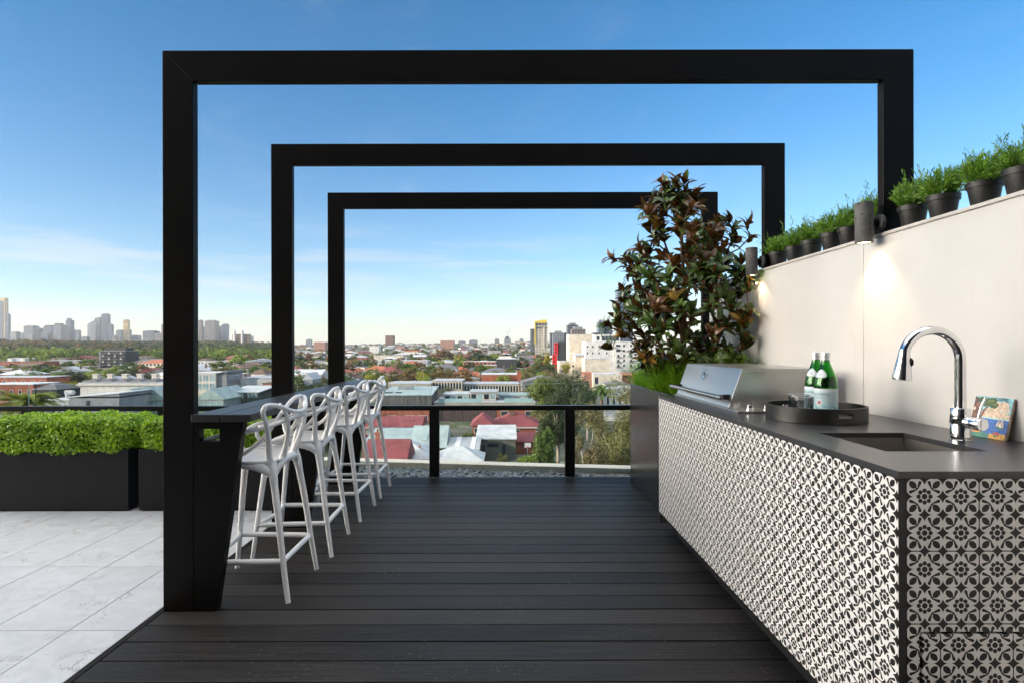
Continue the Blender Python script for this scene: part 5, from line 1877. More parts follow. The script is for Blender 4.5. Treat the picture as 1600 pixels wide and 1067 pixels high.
t, X0, X1, Z, zb = B('brick_flats', 'red brick flats with white fascia at the far left, upper one of two', 'building', -30, 73, 588, 225, 12, 'red brick', roof='flat', roofm='pale grey metal', ov=.6, win=(7, 2, .2, .95, .45, .45))
t, X0, X1, Z, zb = B('brick_flats', 'red brick flats with white fascia at the far left, lower one of two', 'building', -30, 52, 599, 172, 10, 'red brick', roof='flat', roofm='white metal', ov=.5, win=(6, 1, .45, .95, .35, .45))
B('house', 'white gabled outbuilding beside the lower red brick flats', 'house', 52, 71, 604, 176, 9, 'white', roof='gable_x', roofm='white metal', rh=1.6)
B('house', 'dark slate roofed house behind the palm, far left', 'house', 50, 88, 607, 160, 9, 'charcoal', roof='hip', roofm='slate grey', rh=1.8)
t, X0, X1, Z, zb = B('brick_flats', 'long dark red brick flats with two white rooftop boxes, below the parkland at far left', 'building', -25, 70, 563.5, 430, 14, 'red brick', roof='flat', roofm='brown', win=(14, 2, .3, .95, .3, .4))
for xc in (17, 37):
    p = px(xc, 560, 434); mb = MB(); mb.box(p.x - 1.8, p.x + 1.8, 433, 437, Z + .2, Z + 2.7); mb.build('rooftop_box', WM['white'], t)
B('school_building', 'long low building with overhanging white roof below the parkland', 'building', 76, 122, 562, 480, 12, 'pale grey', roof='flat', roofm='white metal', ov=1.5, win=(10, 1, .2, .8, .6, .6))
t, X0, X1, Z, zb = B('apartment_building', 'black apartment block with rows of balconies among trees, below the city skyline', 'building', 157, 196, 547, 545, 20, 'charcoal', roof='flat', roofm='white metal', ov=.6)
mb = MB(); mb.box(X0 + 2, X1 - 2, 548, 560, Z + .24, Z + 3.2); mb.build('rooftop_storey', M['black'], t)
mb = MB(); mb.box(X0 - 1.6, X0 - .01, 545, 562, zb, Z); mb.build('side_wall', WM['grey'], t)
for r in range(5):
    for c in range(4):
        xx = X0 + .9 + (X1 - X0 - 1.0) * c / 4; zz = Z - 2.6 - r * 2.75
        mb = MB(); mb.box(xx, xx + (X1 - X0) / 4 - 1.4, 544.0, 544.99, zz - .95, zz - .1); bc = mb.build('balcony', WM['charcoal'], t)
        mb = MB(); mb.box(xx, xx + (X1 - X0) / 4 - 1.4, 543.8, 543.99, zz - .25, zz - .05); mb.build('balcony_rail', WM['pale grey'], bc)
        if (r + c) % 2: 
            mb = MB(); mb.box(xx + 1.2, xx + 2.4, 544.2, 544.8, zz - .09, zz + 1.2); mb.build('balcony_chair', WM['white'], bc)
t, X0, X1, Z, zb = B('modern_building', 'cream modernist building with tall windows, seen between the first two left posts', 'building', 296, 337, 582, 196, 12, 'cream', roof='flat', roofm='white metal', ov=.5, win=(4, 2, .45, .98, .85, .86), glass=M['winl'], mull=1)
B('modern_building', 'slim grey wing of the cream modernist building between the first two left posts', 'building', 337.5, 354, 582, 197, 12, 'grey', roof='shed_x', roofm='pale grey metal', rh=1.0)
t, X0, X1, Z, zb = B('modern_building', 'dark grey townhouse with white flat roof seen between the first two left posts', 'building', 353, 404, 611, 148, 12, 'charcoal', roof='shed', roofm='white metal', rh=.9, ov=.2)
window(t, X0 + .6, X0 + 4.6, 148, Z - 1.8, Z - .3, glass=M['winl'], mull=3)
for k in range(3):
    xx = X0 + 5.6 + k * .95; mb = MB(); mb.prism([(xx, Z - .35), (xx + .7, Z - .35), (xx + 1.0, Z - 1.5), (xx + .3, Z - 1.5)], 'y', 147.9, 147.99); fix_normals(mb.build('slanted_window', M['winl'], t))
B('commercial_building', 'long pale grey windowless building between the first two left posts', 'building', 376, 430, 590, 202, 14, 'pale grey', roof='flat', roofm='pale grey metal')
B('brick_building', 'plain red brick cube beside the second left post', 'building', 410, 432, 598, 168, 10, 'red brick', roof='flat', roofm='red brick' if False else 'brown')
B('house', 'brown roofed house with white gable between the first two left posts', 'house', 392, 414, 583, 262, 10, 'white', roof='hip', roofm='brown', rh=2.6)
B('house', 'pale grey gabled cottage between the second and third left posts', 'house', 474, 488, 592, 215, 10, 'pale grey', roof='gable_y', roofm='pale grey metal', rh=2.6, win=(2, 1, .3, .8, .5, .6))
B('apartment_building', 'low row of cream and white flats between the second and third left posts', 'building', 474, 516, 566, 420, 12, 'cream', roof='flat', roofm='white metal', win=(9, 1, .4, .9, .5, .5))
B('apartment_building', 'orange brick church-like block near the horizon between the second and third left posts', 'building', 490, 508, 534, 1350, 24, 'pink brick', roof='flat', roofm='terracotta')
# cream and brown block with two cylinders on the skyline
M['slabtower'] = facade('brown_slab_facade', (.30, .21, .14), (.07, .05, .04), 5, 3.4, .5, .5)
t, X0, X1, Z, zb = B('apartment_tower', 'brown slab tower with two cream service shafts, right end of the skyline', 'tower', 363, 388, 521.5, 2100, 22, M['slabtower'], roof='flat', roofm='brown')
for xc in (367, 379):
    p = px(xc, 516, 2098); mb = MB(); mb.tube([(p.x, 2096, zb), (p.x, 2096, p.z)], 4.6, 20); mb.build('service_shaft', WM['white'], t, smooth='auto')

# ---- right side landmarks
t, X0, X1, Z, zb = B('apartment_building', 'large white apartment block, left half with small square windows', 'building', 915, 960, 534.5, 350, 18, 'white', roof='flat', roofm='white metal', ov=.1)
for r, zz in enumerate((Z - 3.0, Z - 7.0, Z - 10.5)):
    for xc in ((918, 926, 936, 948) if r < 2 else (926, 938, 941, 944, 948)):
        p = px(xc, 540, 350); w = .55 if r < 2 else .35; window(t, p.x - w, p.x + w, 350, zz - .7, zz + .7)
for xc in (938,):
    for k in range(5):
        p = px(xc, 540, 350)
mb = MB(); a_, b_ = px(929, 523, 353), px(969, 523, 353); mb.box(a_.x, b_.x, 353, 362, Z + .22, a_.z); ph = mb.build('penthouse', WM['white'], t)
window(ph, px(932, 0, 353).x, px(937, 0, 353).x, 353, Z + 1.0, Z + 3.6); window(ph, px(940, 0, 353).x, px(967.5, 0, 353).x, 353, Z + .6, Z + 3.9, mull=4)
t, X0, X1, Z, zb = B('apartment_building', 'large white apartment block, right half with balconies, behind the magnolia', 'building', 961, 1075, 534.5, 349, 18, 'white', roof='flat', roofm='white metal', ov=.1)
for r in range(5):
    for c, xc in enumerate((966, 975, 986, 998, 1008, 1020, 1032, 1044)):
        p = px(xc, 540, 349); zz = Z - 2.4 - r * 3.1; w = 1.5 if c % 3 == 0 and r < 2 else .7
        wd = window(t, p.x - w, p.x + w, 349, zz - .85, zz + .8)
        if r >= 2 and c % 2 == 0:
            mb = MB(); mb.box(p.x - 1.2, p.x + 1.2, 347.9, 348.9, zz - 1.15, zz - .95); bal = mb.build('balcony', WM['charcoal'], t)
            for k in range(9):
                mb = MB(); xx = p.x - 1.15 + k * .2875; mb.box(xx - .04, xx + .04, 347.92, 348.0, zz - .949, zz - .15); mb.build('baluster', WM['charcoal'], bal)
B('cream_penthouse', 'cream rounded-corner rooftop storey above the charcoal and red building', 'building', 889, 925, 523, 372, 16, 'cream', roof='flat', roofm='white metal')
t, X0, X1, Z, zb = B('apartment_building', 'charcoal apartment building with a bright red side panel', 'building', 872, 912, 534.5, 400, 20, 'charcoal', roof='flat', roofm='slate grey')
for (a_, b_, y0_, y1_) in ((866.2, 871.8, 536, 554), (863.2, 867.8, 554, 575)):
    A, Bq = px(a_, y0_, 399.5), px(b_, y1_, 399.5); mb = MB(); mb.box(A.x, Bq.x + (1.2 if a_ < 865 else 0), 399.4, 401, Bq.z, A.z); rp = mb.build('red_panel', M['redpanel'], t)
    for k in range(3):
        zz = Bq.z + (A.z - Bq.z) * (k + .5) / 3; mb = MB(); mb.box(A.x + .6, A.x + 1.5, 399.3, 399.39, zz - .8, zz + .8); mb.build('red_panel_window', M['win'], rp)
mb = MB(); mb.box(px(892, 0, 399).x, px(897, 0, 399).x, 399.7, 399.99, zb, Z - .1); mb.build('recess', M['black'], t)
t, X0, X1, Z, zb = B('stepped_building', 'cream stepped building with a roof garden in front of the charcoal block', 'building', 874, 900, 565, 322, 14, 'cream', roof='flat', roofm='white metal', win=(3, 2, .4, .9, .4, .5))
B('stepped_building', 'cream stair tower with a slanted roof in front of the charcoal block', 'building', 899, 913, 555, 320, 10, 'cream', roof='shed', roofm='white metal', rh=1.0, ov=.8)
B('stepped_building', 'beige blank-walled box building below the white apartment block', 'building', 914, 953, 561, 305, 14, 'tan' if False else 'cream', roof='flat', roofm='white metal')
t, X0, X1, Z, zb = B('low_shop', 'cream low building with a side garage door below the beige box building', 'building', 927, 972, 585, 236, 12, 'cream', roof='flat', roofm='white metal', ov=.1)
window(t, X0 + .5, X0 + 2.2, 236, Z - 4.2, Z - 1.0)
B('low_shop', 'orange brick shed left of the cream low building', 'building', 913, 926, 584, 240, 8, 'pink brick', roof='shed', roofm='terracotta', rh=.6)
B('low_shop', 'orange roofed shed right of the cream low building', 'building', 973, 1000, 586, 243, 8, 'red brick', roof='shed', roofm='terracotta', rh=.8)
B('house', 'grey roofed white cottage above the glass balustrade at right', 'house', 948, 984, 601, 172, 8, 'white', roof='hip', roofm='slate grey', rh=1.3, win=(4, 1, .4, .8, .35, .6))
t, X0, X1, Z, zb = B('house', 'white veranda house behind the palm at right', 'house', 945, 983, 608, 152, 6, 'white', roof='flat', roofm='white metal', ov=.5, win=(4, 1, .45, .85, .4, .7))

# basketball hoop in a back yard
t = thing('basketball_hoop', 'white basketball backboard and hoop on a pole in the back yard', 'basketball hoop', (px(824, 700, 100).x, 100, GZ))
p = px(824, 695, 100)
mb = MB(); mb.tube([(p.x, 100.3, GZ), (p.x, 100.3, p.z)], .07, 8); mb.build('pole', WM['pale grey'], t)
mb = MB(); w, h = .60, .42
mb.box(p.x - w, p.x + w, 100, 100.05, p.z - h, p.z - h + .1); mb.box(p.x - w, p.x + w, 100, 100.05, p.z + h - .1, p.z + h)
mb.box(p.x - w, p.x - w + .1, 100, 100.05, p.z - h + .1, p.z + h - .1); mb.box(p.x + w - .1, p.x + w, 100, 100.05, p.z - h + .1, p.z + h - .1)
mb.box(p.x - w + .1, p.x + w - .1, 100.01, 100.04, p.z - h + .1, p.z + h - .1)
mb.build('backboard', M['white_trim'], t)
mb = MB(); mb.tube([(p.x + .26 * math.cos(a), 99.7 + .26 * math.sin(a), p.z - .25) for a in np.linspace(0, 2 * PI, 17)], .03, 6); mb.build('rim', M['redpanel'], t)

# ---- towers: list of (x0, x1, ytop, distance, colour, extra)
FAC = [facade('facade_grey', (.135, .15, .18), (.03, .04, .055)), facade('facade_blue', (.10, .125, .17), (.05, .07, .10), 4, 3.6, .8, .7, .3),
       facade('facade_brown', (.19, .155, .14), (.05, .045, .045)), facade('facade_pale', (.235, .25, .265), (.06, .07, .09)), facade('facade_dark', (.055, .06, .07), (.14, .16, .18), 4, 3.4, .7, .4, .35),
       facade('facade_cream', (.56, .50, .40), (.10, .10, .10), 5, 3.2, .7, .45), facade('facade_sunlit_gold', (.60, .42, .20), (.35, .22, .10), 4, 3.4, .6, .5, .3)]  # the gold facade has low warm sunlight painted into its colour
cn = ['grey', 'blue-grey glass', 'brown', 'pale grey', 'dark', 'cream', 'sunlit golden']
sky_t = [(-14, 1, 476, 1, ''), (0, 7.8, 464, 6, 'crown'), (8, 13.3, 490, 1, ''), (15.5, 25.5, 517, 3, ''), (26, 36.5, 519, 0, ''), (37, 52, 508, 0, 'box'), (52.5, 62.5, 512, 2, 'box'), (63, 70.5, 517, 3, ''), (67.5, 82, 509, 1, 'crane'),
         (83, 95.5, 506, 0, 'crane'), (96, 107, 508, 3, ''), (102.5, 111, 499, 1, 'spire'), (111.5, 117, 514.5, 1, ''), (118, 123.5, 515, 0, ''), (127, 135.5, 525, 0, ''), (136.5, 149.5, 505, 3, 'pyramid'),
         (148, 156.5, 496, 0, 'box'), (158, 167.5, 490, 1, ''), (168, 174.5, 506, 1, ''), (175, 180, 523, 2, ''), (181, 188.5, 515, 0, 'box'), (190.5, 200.5, 514, 1, ''), (192.5, 199.5, 499.5, 6, ''),
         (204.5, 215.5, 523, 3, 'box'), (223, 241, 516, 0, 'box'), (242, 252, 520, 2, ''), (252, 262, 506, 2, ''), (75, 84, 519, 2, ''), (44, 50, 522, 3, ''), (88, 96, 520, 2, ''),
         (298, 306, 512, 0, ''), (310, 315.5, 500, 2, ''), (312, 320, 510, 1, ''), (320, 336, 500.5, 2, 'box'), (337, 345, 513, 0, ''), (342, 347, 509, 3, ''), (347, 355, 506, 1, 'box'), (388, 394, 524.5, 3, '')]
rt = random.Random(3)


def tower(x0, x1, yt, d, ci, extra, label, dep=None):
    a, b = px(x0, yt, d), px(x1, yt, d)
    w = b.x - a.x; dep = dep or max(18, w * .8)
    zb = gz(a.x, d) - 2
    t = thing('tower', label, 'tower', ((a.x + b.x) / 2, d, zb), 'skyscrapers on the skyline')
    top = a.z
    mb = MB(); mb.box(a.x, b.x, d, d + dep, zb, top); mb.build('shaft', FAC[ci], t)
    if extra == 'box' or (extra == '' and w > 20):
        mb = MB(); mb.box(a.x + w * .2, b.x - w * .2, d + 3, d + dep - 3, top + .01, top + max(3, (b.z - zb) * .03)); mb.build('roof_plant', WM['grey'], t)
    if extra == 'pyramid':
        mb = MB(); h = w * .42; c = ((a.x + b.x) / 2, d + dep / 2, top + h)
        mb.add([(a.x, d, top + .01), (b.x, d, top + .01), (b.x, d + dep, top + .01), (a.x, d + dep, top + .01), c], [(0, 1, 4), (1, 2, 4), (2, 3, 4), (3, 0, 4)]); mb.build('pyramid_roof', FAC[0], t)
        mb = MB(); mb.tube([c, (c[0], c[1], c[2] + w * .4)], .9, 6); mb.build('mast', WM['grey'], t)
    if extra == 'spire':
        mb = MB(); mb.box(a.x + w * .2, b.x - w * .3, d + 2, d + dep * .7, top + .01, top + w * .35); mb.build('stepped_top', FAC[ci], t)
        mb = MB(); mb.tube([(a.x + w * .45, d + 5, top + w * .35), (a.x + w * .3, d + 5, top + w * .75)], 1, 6); mb.build('mast', WM['grey'], t)
    if extra == 'crane':
        mb = MB(); cx = a.x + w * .5
        mb.tube([(cx, d + 5, top), (cx, d + 5, top + 28)], .8, 5); mb.tube([(cx - 9, d + 5, top + 24), (cx + 8, d + 5, top + 28)], .6, 5); mb.tube([(cx + 2, d + 5, top + 26), (cx + 18, d + 5, top + 52)], .6, 5)
        mb.build('crane', WM['grey'], t)
        mb = MB(); mb.box(a.x + w * .15, b.x - w * .25, d + 2, d + dep - 2, top + .01, top + 9); mb.build('roof_plant', WM['charcoal'], t)
    if extra == 'crown':
        mb = MB(); mb.box(a.x, b.x - w * .25, d - .6, d - .01, zb, top - 20); mb.build('glass_face', FAC[1], t)
    return t


shape = {'': 'flat-topped', 'box': 'tower with a rooftop box,', 'crane': 'tower with a crane on top,', 'spire': 'stepped tower with a mast,', 'pyramid': 'tower with a pyramid roof,', 'crown': 'very tall'}
ordn = ['first', 'second', 'third', 'fourth', 'fifth', 'sixth', 'seventh', 'eighth', 'ninth', 'tenth', 'eleventh', 'twelfth', 'thirteenth', 'fourteenth', 'fifteenth', 'sixteenth', 'seventeenth', 'eighteenth', 'nineteenth', 'twentieth']


def size_word(yt): return 'tallest' if yt < 480 else 'tall' if yt < 503 else 'mid-height' if yt < 514 else 'low'


from collections import defaultdict
ent = defaultdict(list)
for e in sky_t:
    side = 'left of the nearest post' if e[0] < 254 else 'between the first two posts'
    base = f"{size_word(e[2])} {cn[e[3]]} skyline tower" + (' with a rooftop box' if e[4] == 'box' else ' with a crane' if e[4] == 'crane' else ' with a pyramid top' if e[4] == 'pyramid' else ' with a mast' if e[4] == 'spire' else '') + ', ' + side
    ent[base].append(e)
for base, L in ent.items():
    L.sort(key=lambda e: e[0])
    for i, e in enumerate(L):
        lab = base if len(L) == 1 else base + f', {ordn[i]} from left'
        d = 3700 if e[2] < 505 else rt.choice([3500, 3600, 3800, 3900])
        if e[2] == 499.5: d = 3720
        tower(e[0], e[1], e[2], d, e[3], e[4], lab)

# towers to the right of the centre
def rt_tower(x0, x1, yt, d, ci, extra, lab): return tower(x0, x1, yt, d, ci, extra, lab, dep=max(18, (x1 - x0) * d / FPX * .8))
t = rt_tower(836.5, 855.5, 504, 1000, 5, '', 'tan apartment tower framed in bright yellow, right of centre')
a, b = px(835.5, 500, 999), px(855.5, 500, 999); yb = px(837, 538, 999)
mb = MB(); mb.box(a.x - .3, a.x + 1.5, 998.6, 999.9, yb.z, a.z - 1); mb.build('yellow_edge', M['yellow'], t)
mb = MB(); mb.prism([(a.x + 1.6, px(0, 504.5, 999).z), (b.x - 1, px(0, 504.5, 999).z), (b.x - 2, px(0, 499.5, 999).z), (a.x + 3, px(0, 501.5, 999).z)], 'y', 998.6, 1003); fix_normals(mb.build('yellow_crown', M['yellow'], t))
for zr in (506.5, 511.5):
    mb = MB(); z_ = px(0, zr, 999).z; mb.box(a.x + 1.6, b.x - .5, 999.2, 999.95, z_ - 1.4, z_); mb.build('dark_band', M['win'], t)
mb = MB(); c0, c1 = px(848, 512, 999), px(851, 512, 999); mb.box(c0.x, c1.x, 999.0, 999.94, px(0, 545, 999).z, c0.z); mb.build('pale_stripe', WM['cream'], t)
rt_tower(829, 835.5, 514, 1020, 4, '', 'dark slim tower left of the yellow framed tower')
rt_tower(860, 864, 520, 900, 4, '', 'narrow dark tower right of the yellow framed tower')
rt_tower(864.2, 881, 520, 880, 3, 'box', 'pale grey gridded tower behind the charcoal and red building')
rt_tower(881.5, 887, 520, 900, 1, '', 'slim blue glass tower left of the dark tower above the red panel')
rt_tower(887, 903.5, 508, 760, 4, 'box', 'dark tower rising behind the cream rooftop storey')
rt_tower(893.6, 915, 514.5, 700, 2, 'box', 'tan tower with set-back roof behind the cream rooftop storey')
rt_tower(927.5, 935, 520, 820, 4, '', 'low dark tower above the white apartment block, left of the grey pair')
rt_tower(935.2, 944, 503, 830, 1, 'box', 'blue-grey tower above the white apartment block, left of the pair')
rt_tower(944.2, 957, 505.5, 835, 0, '', 'grey ribbed tower above the white apartment block, right of the pair')
rt_tower(965, 983, 453, 900, 1, 'box', 'tallest glass tower on the right, half hidden by the magnolia')
rt_tower(983.3, 989, 474, 905, 0, '', 'lower grey shoulder of the tall glass tower behind the magnolia')
for (x0, x1, yt, d, ex, lab) in ((773, 780, 530, 2500, 'box', 'small pale tower on the horizon, leftmost of three right of centre'), (788, 798, 529, 2500, 'crane', 'small tower with a crane on the horizon right of centre'), (812, 818, 530, 2500, 'box', 'small pale tower on the horizon next to the dark slim tower'),
                                 (733, 746, 531.5, 2700, '', 'low pale horizon tower, centre, left of the small crane tower'), (716, 727, 533, 2650, '', 'low flat block on the horizon just right of the pink brick block'), (478, 486, 530, 2650, 'box', 'small tower on the horizon between the second and third posts')):
    rt_tower(x0, x1, yt, d, 3, ex, lab)

# ================================================================== trees
def crown_pts(seed, rx, rz, ncl, nl, base=.15, flat=.0, gum=False):
    """leaf positions and normals of a crown built from many leafy clumps"""
    r_ = np.random.default_rng(seed)
    cl = []
    for i in range(ncl):
        v = unit(r_.normal(size=3)); v[2] = v[2] * (1 if v[2] > 0 else .55)
        rr = r_.uniform(.45, .92) if not gum else r_.uniform(.3, 1.0)
        c = v * rr
        s = r_.uniform(.24, .40) * (1.0 if not gum else .72)
        cl.append((c, s))
    P, N = [], []
    per = nl // ncl
    for c, s in cl:
        v = unit(r_.normal(size=(per, 3)))
        v[:, 2] = np.where(v[:, 2] < -.2, v[:, 2] * .5, v[:, 2])
        rad = s * r_.uniform(.55, 1.08, (per, 1))
        p = c + v * rad
        P.append(p); N.append(unit(v + r_.normal(0, .55, (per, 3)) + np.array([0, 0, .35])))
    P = np.concatenate(P); N = np.concatenate(N)
    P = P * np.array([rx, rx, rz])
    return P, N, cl


def trunk_mb(h, rx, rz, cz, cl, r0, lean=0):
    mb = MB()
    P = [(0, 0, -.6), (lean * .3, 0, h * .3), (lean * .7, 0, h * .6), (lean, 0, cz + rz * .2)]
    mb.tube(bez(P, 4), lerp_r([r0, r0 * .8, r0 * .6, r0 * .25], 13), 8)
    rr = random.Random(int(h * 10))
    for c, s in cl[:10]:
        e = (c[0] * rx * .85 + lean, c[1] * rx * .85, cz + c[2] * rz * .85)
        zs = h * rr.uniform(.35, .6)
        mb.tube([(lean * .6, 0, zs), (e[0] * .5 + lean * .3, e[1] * .5, (zs + e[2]) / 2 + .3), e], [r0 * .42, r0 * .28, r0 * .10], 6)
    return mb


TK = {
    'dark green': ((.012, .028, .008), (.055, .085, .020), 1),
    'mid green': ((.045, .085, .012), (.15, .22, .035), 1),
    'bright green': ((.08, .16, .015), (.26, .36, .04), 1),
    'yellow-green': ((.11, .15, .010), (.40, .40, .03), 1),
    'rusty': ((.090, .055, .018), (.25, .145, .045), 1),
    'olive': ((.075, .080, .026), (.24, .22, .075), 1),
}
TM = {k: leaf_mat('crown_' + k.replace(' ', '_').replace('-', '_'), a, b, rough=.6, trans=.25, scale=.35, obj_var=.35) for k, (a, b, _) in TK.items()}


def make_tree_proto(kind, seed, h, rx, rz, n, ls, two=True, gum=False, bark='bark', ncl=None):
    """returns (crown mesh, trunk mesh)"""
    cz = h - rz * 1.02
    P, N, cl = crown_pts(seed, rx, rz, ncl or max(10, n // 90), n, gum=gum)
    r_ = np.random.default_rng(seed + 50)
    V = diamonds(P + np.array([0, 0, cz]), N, ls * r_.uniform(.7, 1.3, len(P)), ls * .62 * r_.uniform(.7, 1.3, len(P)), r_)
    o = quads_mesh('crown', V, TM[kind])
    cm = o.data; bpy.data.objects.remove(o)
    mb = trunk_mb(h, rx, rz, cz, cl, h * .022 + .06)
    o = mb.build('trunk', M[bark], smooth=True); tm = o.data; bpy.data.objects.remove(o)
    return cm, tm


kinds = list(TK)
PRO, PROF = {}, {}
for i, k in enumerate(kinds):
    PRO[k] = [make_tree_proto(k, 100 + i * 7 + j, 10, 4.4 if j != 1 else 5.2, 3.9 if j != 2 else 4.6, 2600, .52) for j in range(3)]
    PROF[k] = []
    for j in range(3):
        P, N, cl = crown_pts(300 + i * 5 + j, 4.8 if j else 5.6, 4.0, 11, 420)
        r_ = np.random.default_rng(9 + i)
        V = diamonds(P + np.array([0, 0, 5.6]), N, 1.25, .85, r_)
        V2 = np.array([[[-.3, 0, -1], [.3, 0, -1], [.2, 0, 4], [-.2, 0, 4]], [[0, -.3, -1], [0, .3, -1], [0, .2, 4], [0, -.2, 4]]], float)
        o = quads_mesh('tree', np.concatenate([V, V2]), TM[k]); PROF[k].append(o.data); bpy.data.objects.remove(o)

tree_rec = []


def tree(x, y, kind, h, wide=1.0, j=None, label=None, name='tree', far=False, group='trees in the suburb'):
    z = gz(x, y)
    s = h / 10
    j = random.randrange(3) if j is None else j
    rz_ = random.uniform(0, 6.28)
    if far:
        o = bpy.data.objects.new(name, PROF[kind][j]); COL.objects.link(o)
        o.location = (x, y, z); o.rotation_euler = (0, 0, rz_); o.scale = (s * wide, s * wide, s)
        tag(o, label or '', 'tree', group)
    else:
        o = thing(name, label or '', 'tree', (x, y, z), group)
        o.rotation_euler = (0, 0, rz_); o.scale = (s * wide, s * wide, s)
        for me, nm in zip(PRO[kind][j], ('crown', 'trunk')):
            c = bpy.data.objects.new(nm, me); COL.objects.link(c); c.parent = o
    if label is None: tree_rec.append((o, x, y, kind, h))
    return o


def ptree(xc, ytop, d, kind, w_px, label=None, j=None, far=None):
    p = px(xc, ytop, d); h = p.z - gz(p.x, d)
    w = w_px * d / FPX
    tree(p.x, d, kind, h, wide=(w / 9.2) / (h / 10), j=j, label=label, far=(d > 330) if far is None else far)
    foot.append((p.x, d, w * .3 + 2))


# big near gums, built on their own
def big_gum(xc, ytop, d, w_px, kind, seed, label, n=15000, ls=.34, gum=True, limbs=True):
    p = px(xc, ytop, d); z0 = gz(p.x, d); h = p.z - z0; rx = w_px * d / FPX / 2
    rz = h * .47; cz = h - rz * .98
    P, N, cl = crown_pts(seed, rx, rz, 60, n, gum=gum)
    r_ = np.random.default_rng(seed)
    t = thing('gum_tree', label, 'tree', (p.x, d, z0))
    V = diamonds(P + np.array([p.x, d, z0 + cz]), N, ls * r_.uniform(.6, 1.4, len(P)), ls * .36 * r_.uniform(.7, 1.3, len(P)), r_)
    quads_mesh('crown', V, TM[kind], t)
    mb = trunk_mb(h, rx, rz, cz, cl + cl, .34)
    for q, s in cl[10:30]:
        mb.tube([(0, 0, h * .4), (q[0] * rx * .5, q[1] * rx * .5, cz + q[2] * rz * .4), (q[0] * rx, q[1] * rx, cz + q[2] * rz)], [.13, .09, .03], 5)
    mb.build('trunk', M['gumbark'], t, smooth=True, world=False)
    foot.append((p.x, d, rx + 2))


big_gum(962, 612, 60, 118, 'olive', 1, 'big pale olive gum tree filling the glass right of the last railing post', n=26000, ls=.30)
big_gum(918, 640, 52, 70, 'olive', 2, 'lower olive gum tree beside the last railing post', n=13000, ls=.28)
big_gum(872, 604, 88, 72, 'dark green', 3, 'tall dark gum tree left of the last railing post', n=15000, ls=.38)
big_gum(1010, 600, 66, 120, 'olive', 4, 'olive gum tree mostly behind the black magnolia planter', n=12000, ls=.34)
big_gum(893, 578, 150, 62, 'dark green', 5, 'big dark evergreen rising above the glass at right', n=11000, ls=.60, gum=False)
big_gum(852, 588, 160, 56, 'mid green', 6, 'dark green tree left of the big dark evergreen above the glass', n=9000, ls=.60, gum=False)
big_gum(918, 600, 120, 40, 'dark green', 7, 'dark tree under the white apartment block, above the glass', n=9000, ls=.45)
big_gum(850, 668, 84, 34, 'mid green', 8, 'green shrubby tree beside the red brick house', n=7000, ls=.36, gum=False)
# shrubs in the yards
for (xc, yt, d, k, w, lab) in ((826, 708, 88, 'bright green', 44, 'bright green garden shrub below the basketball hoop'), (856, 708, 86, 'bright green', 26, 'bright green shrub between the hoop and the last railing post'), (733, 671, 104, 'mid green', 34, 'round green tree behind the carport'), (785, 706, 92, 'olive', 18, 'dull green shrub at the foot of the olive box building'),
                              (702, 672, 108, 'mid green', 14, 'small green tree between the centre post and the carport')):
    ptree(xc, yt, d, k, w, lab, far=False)
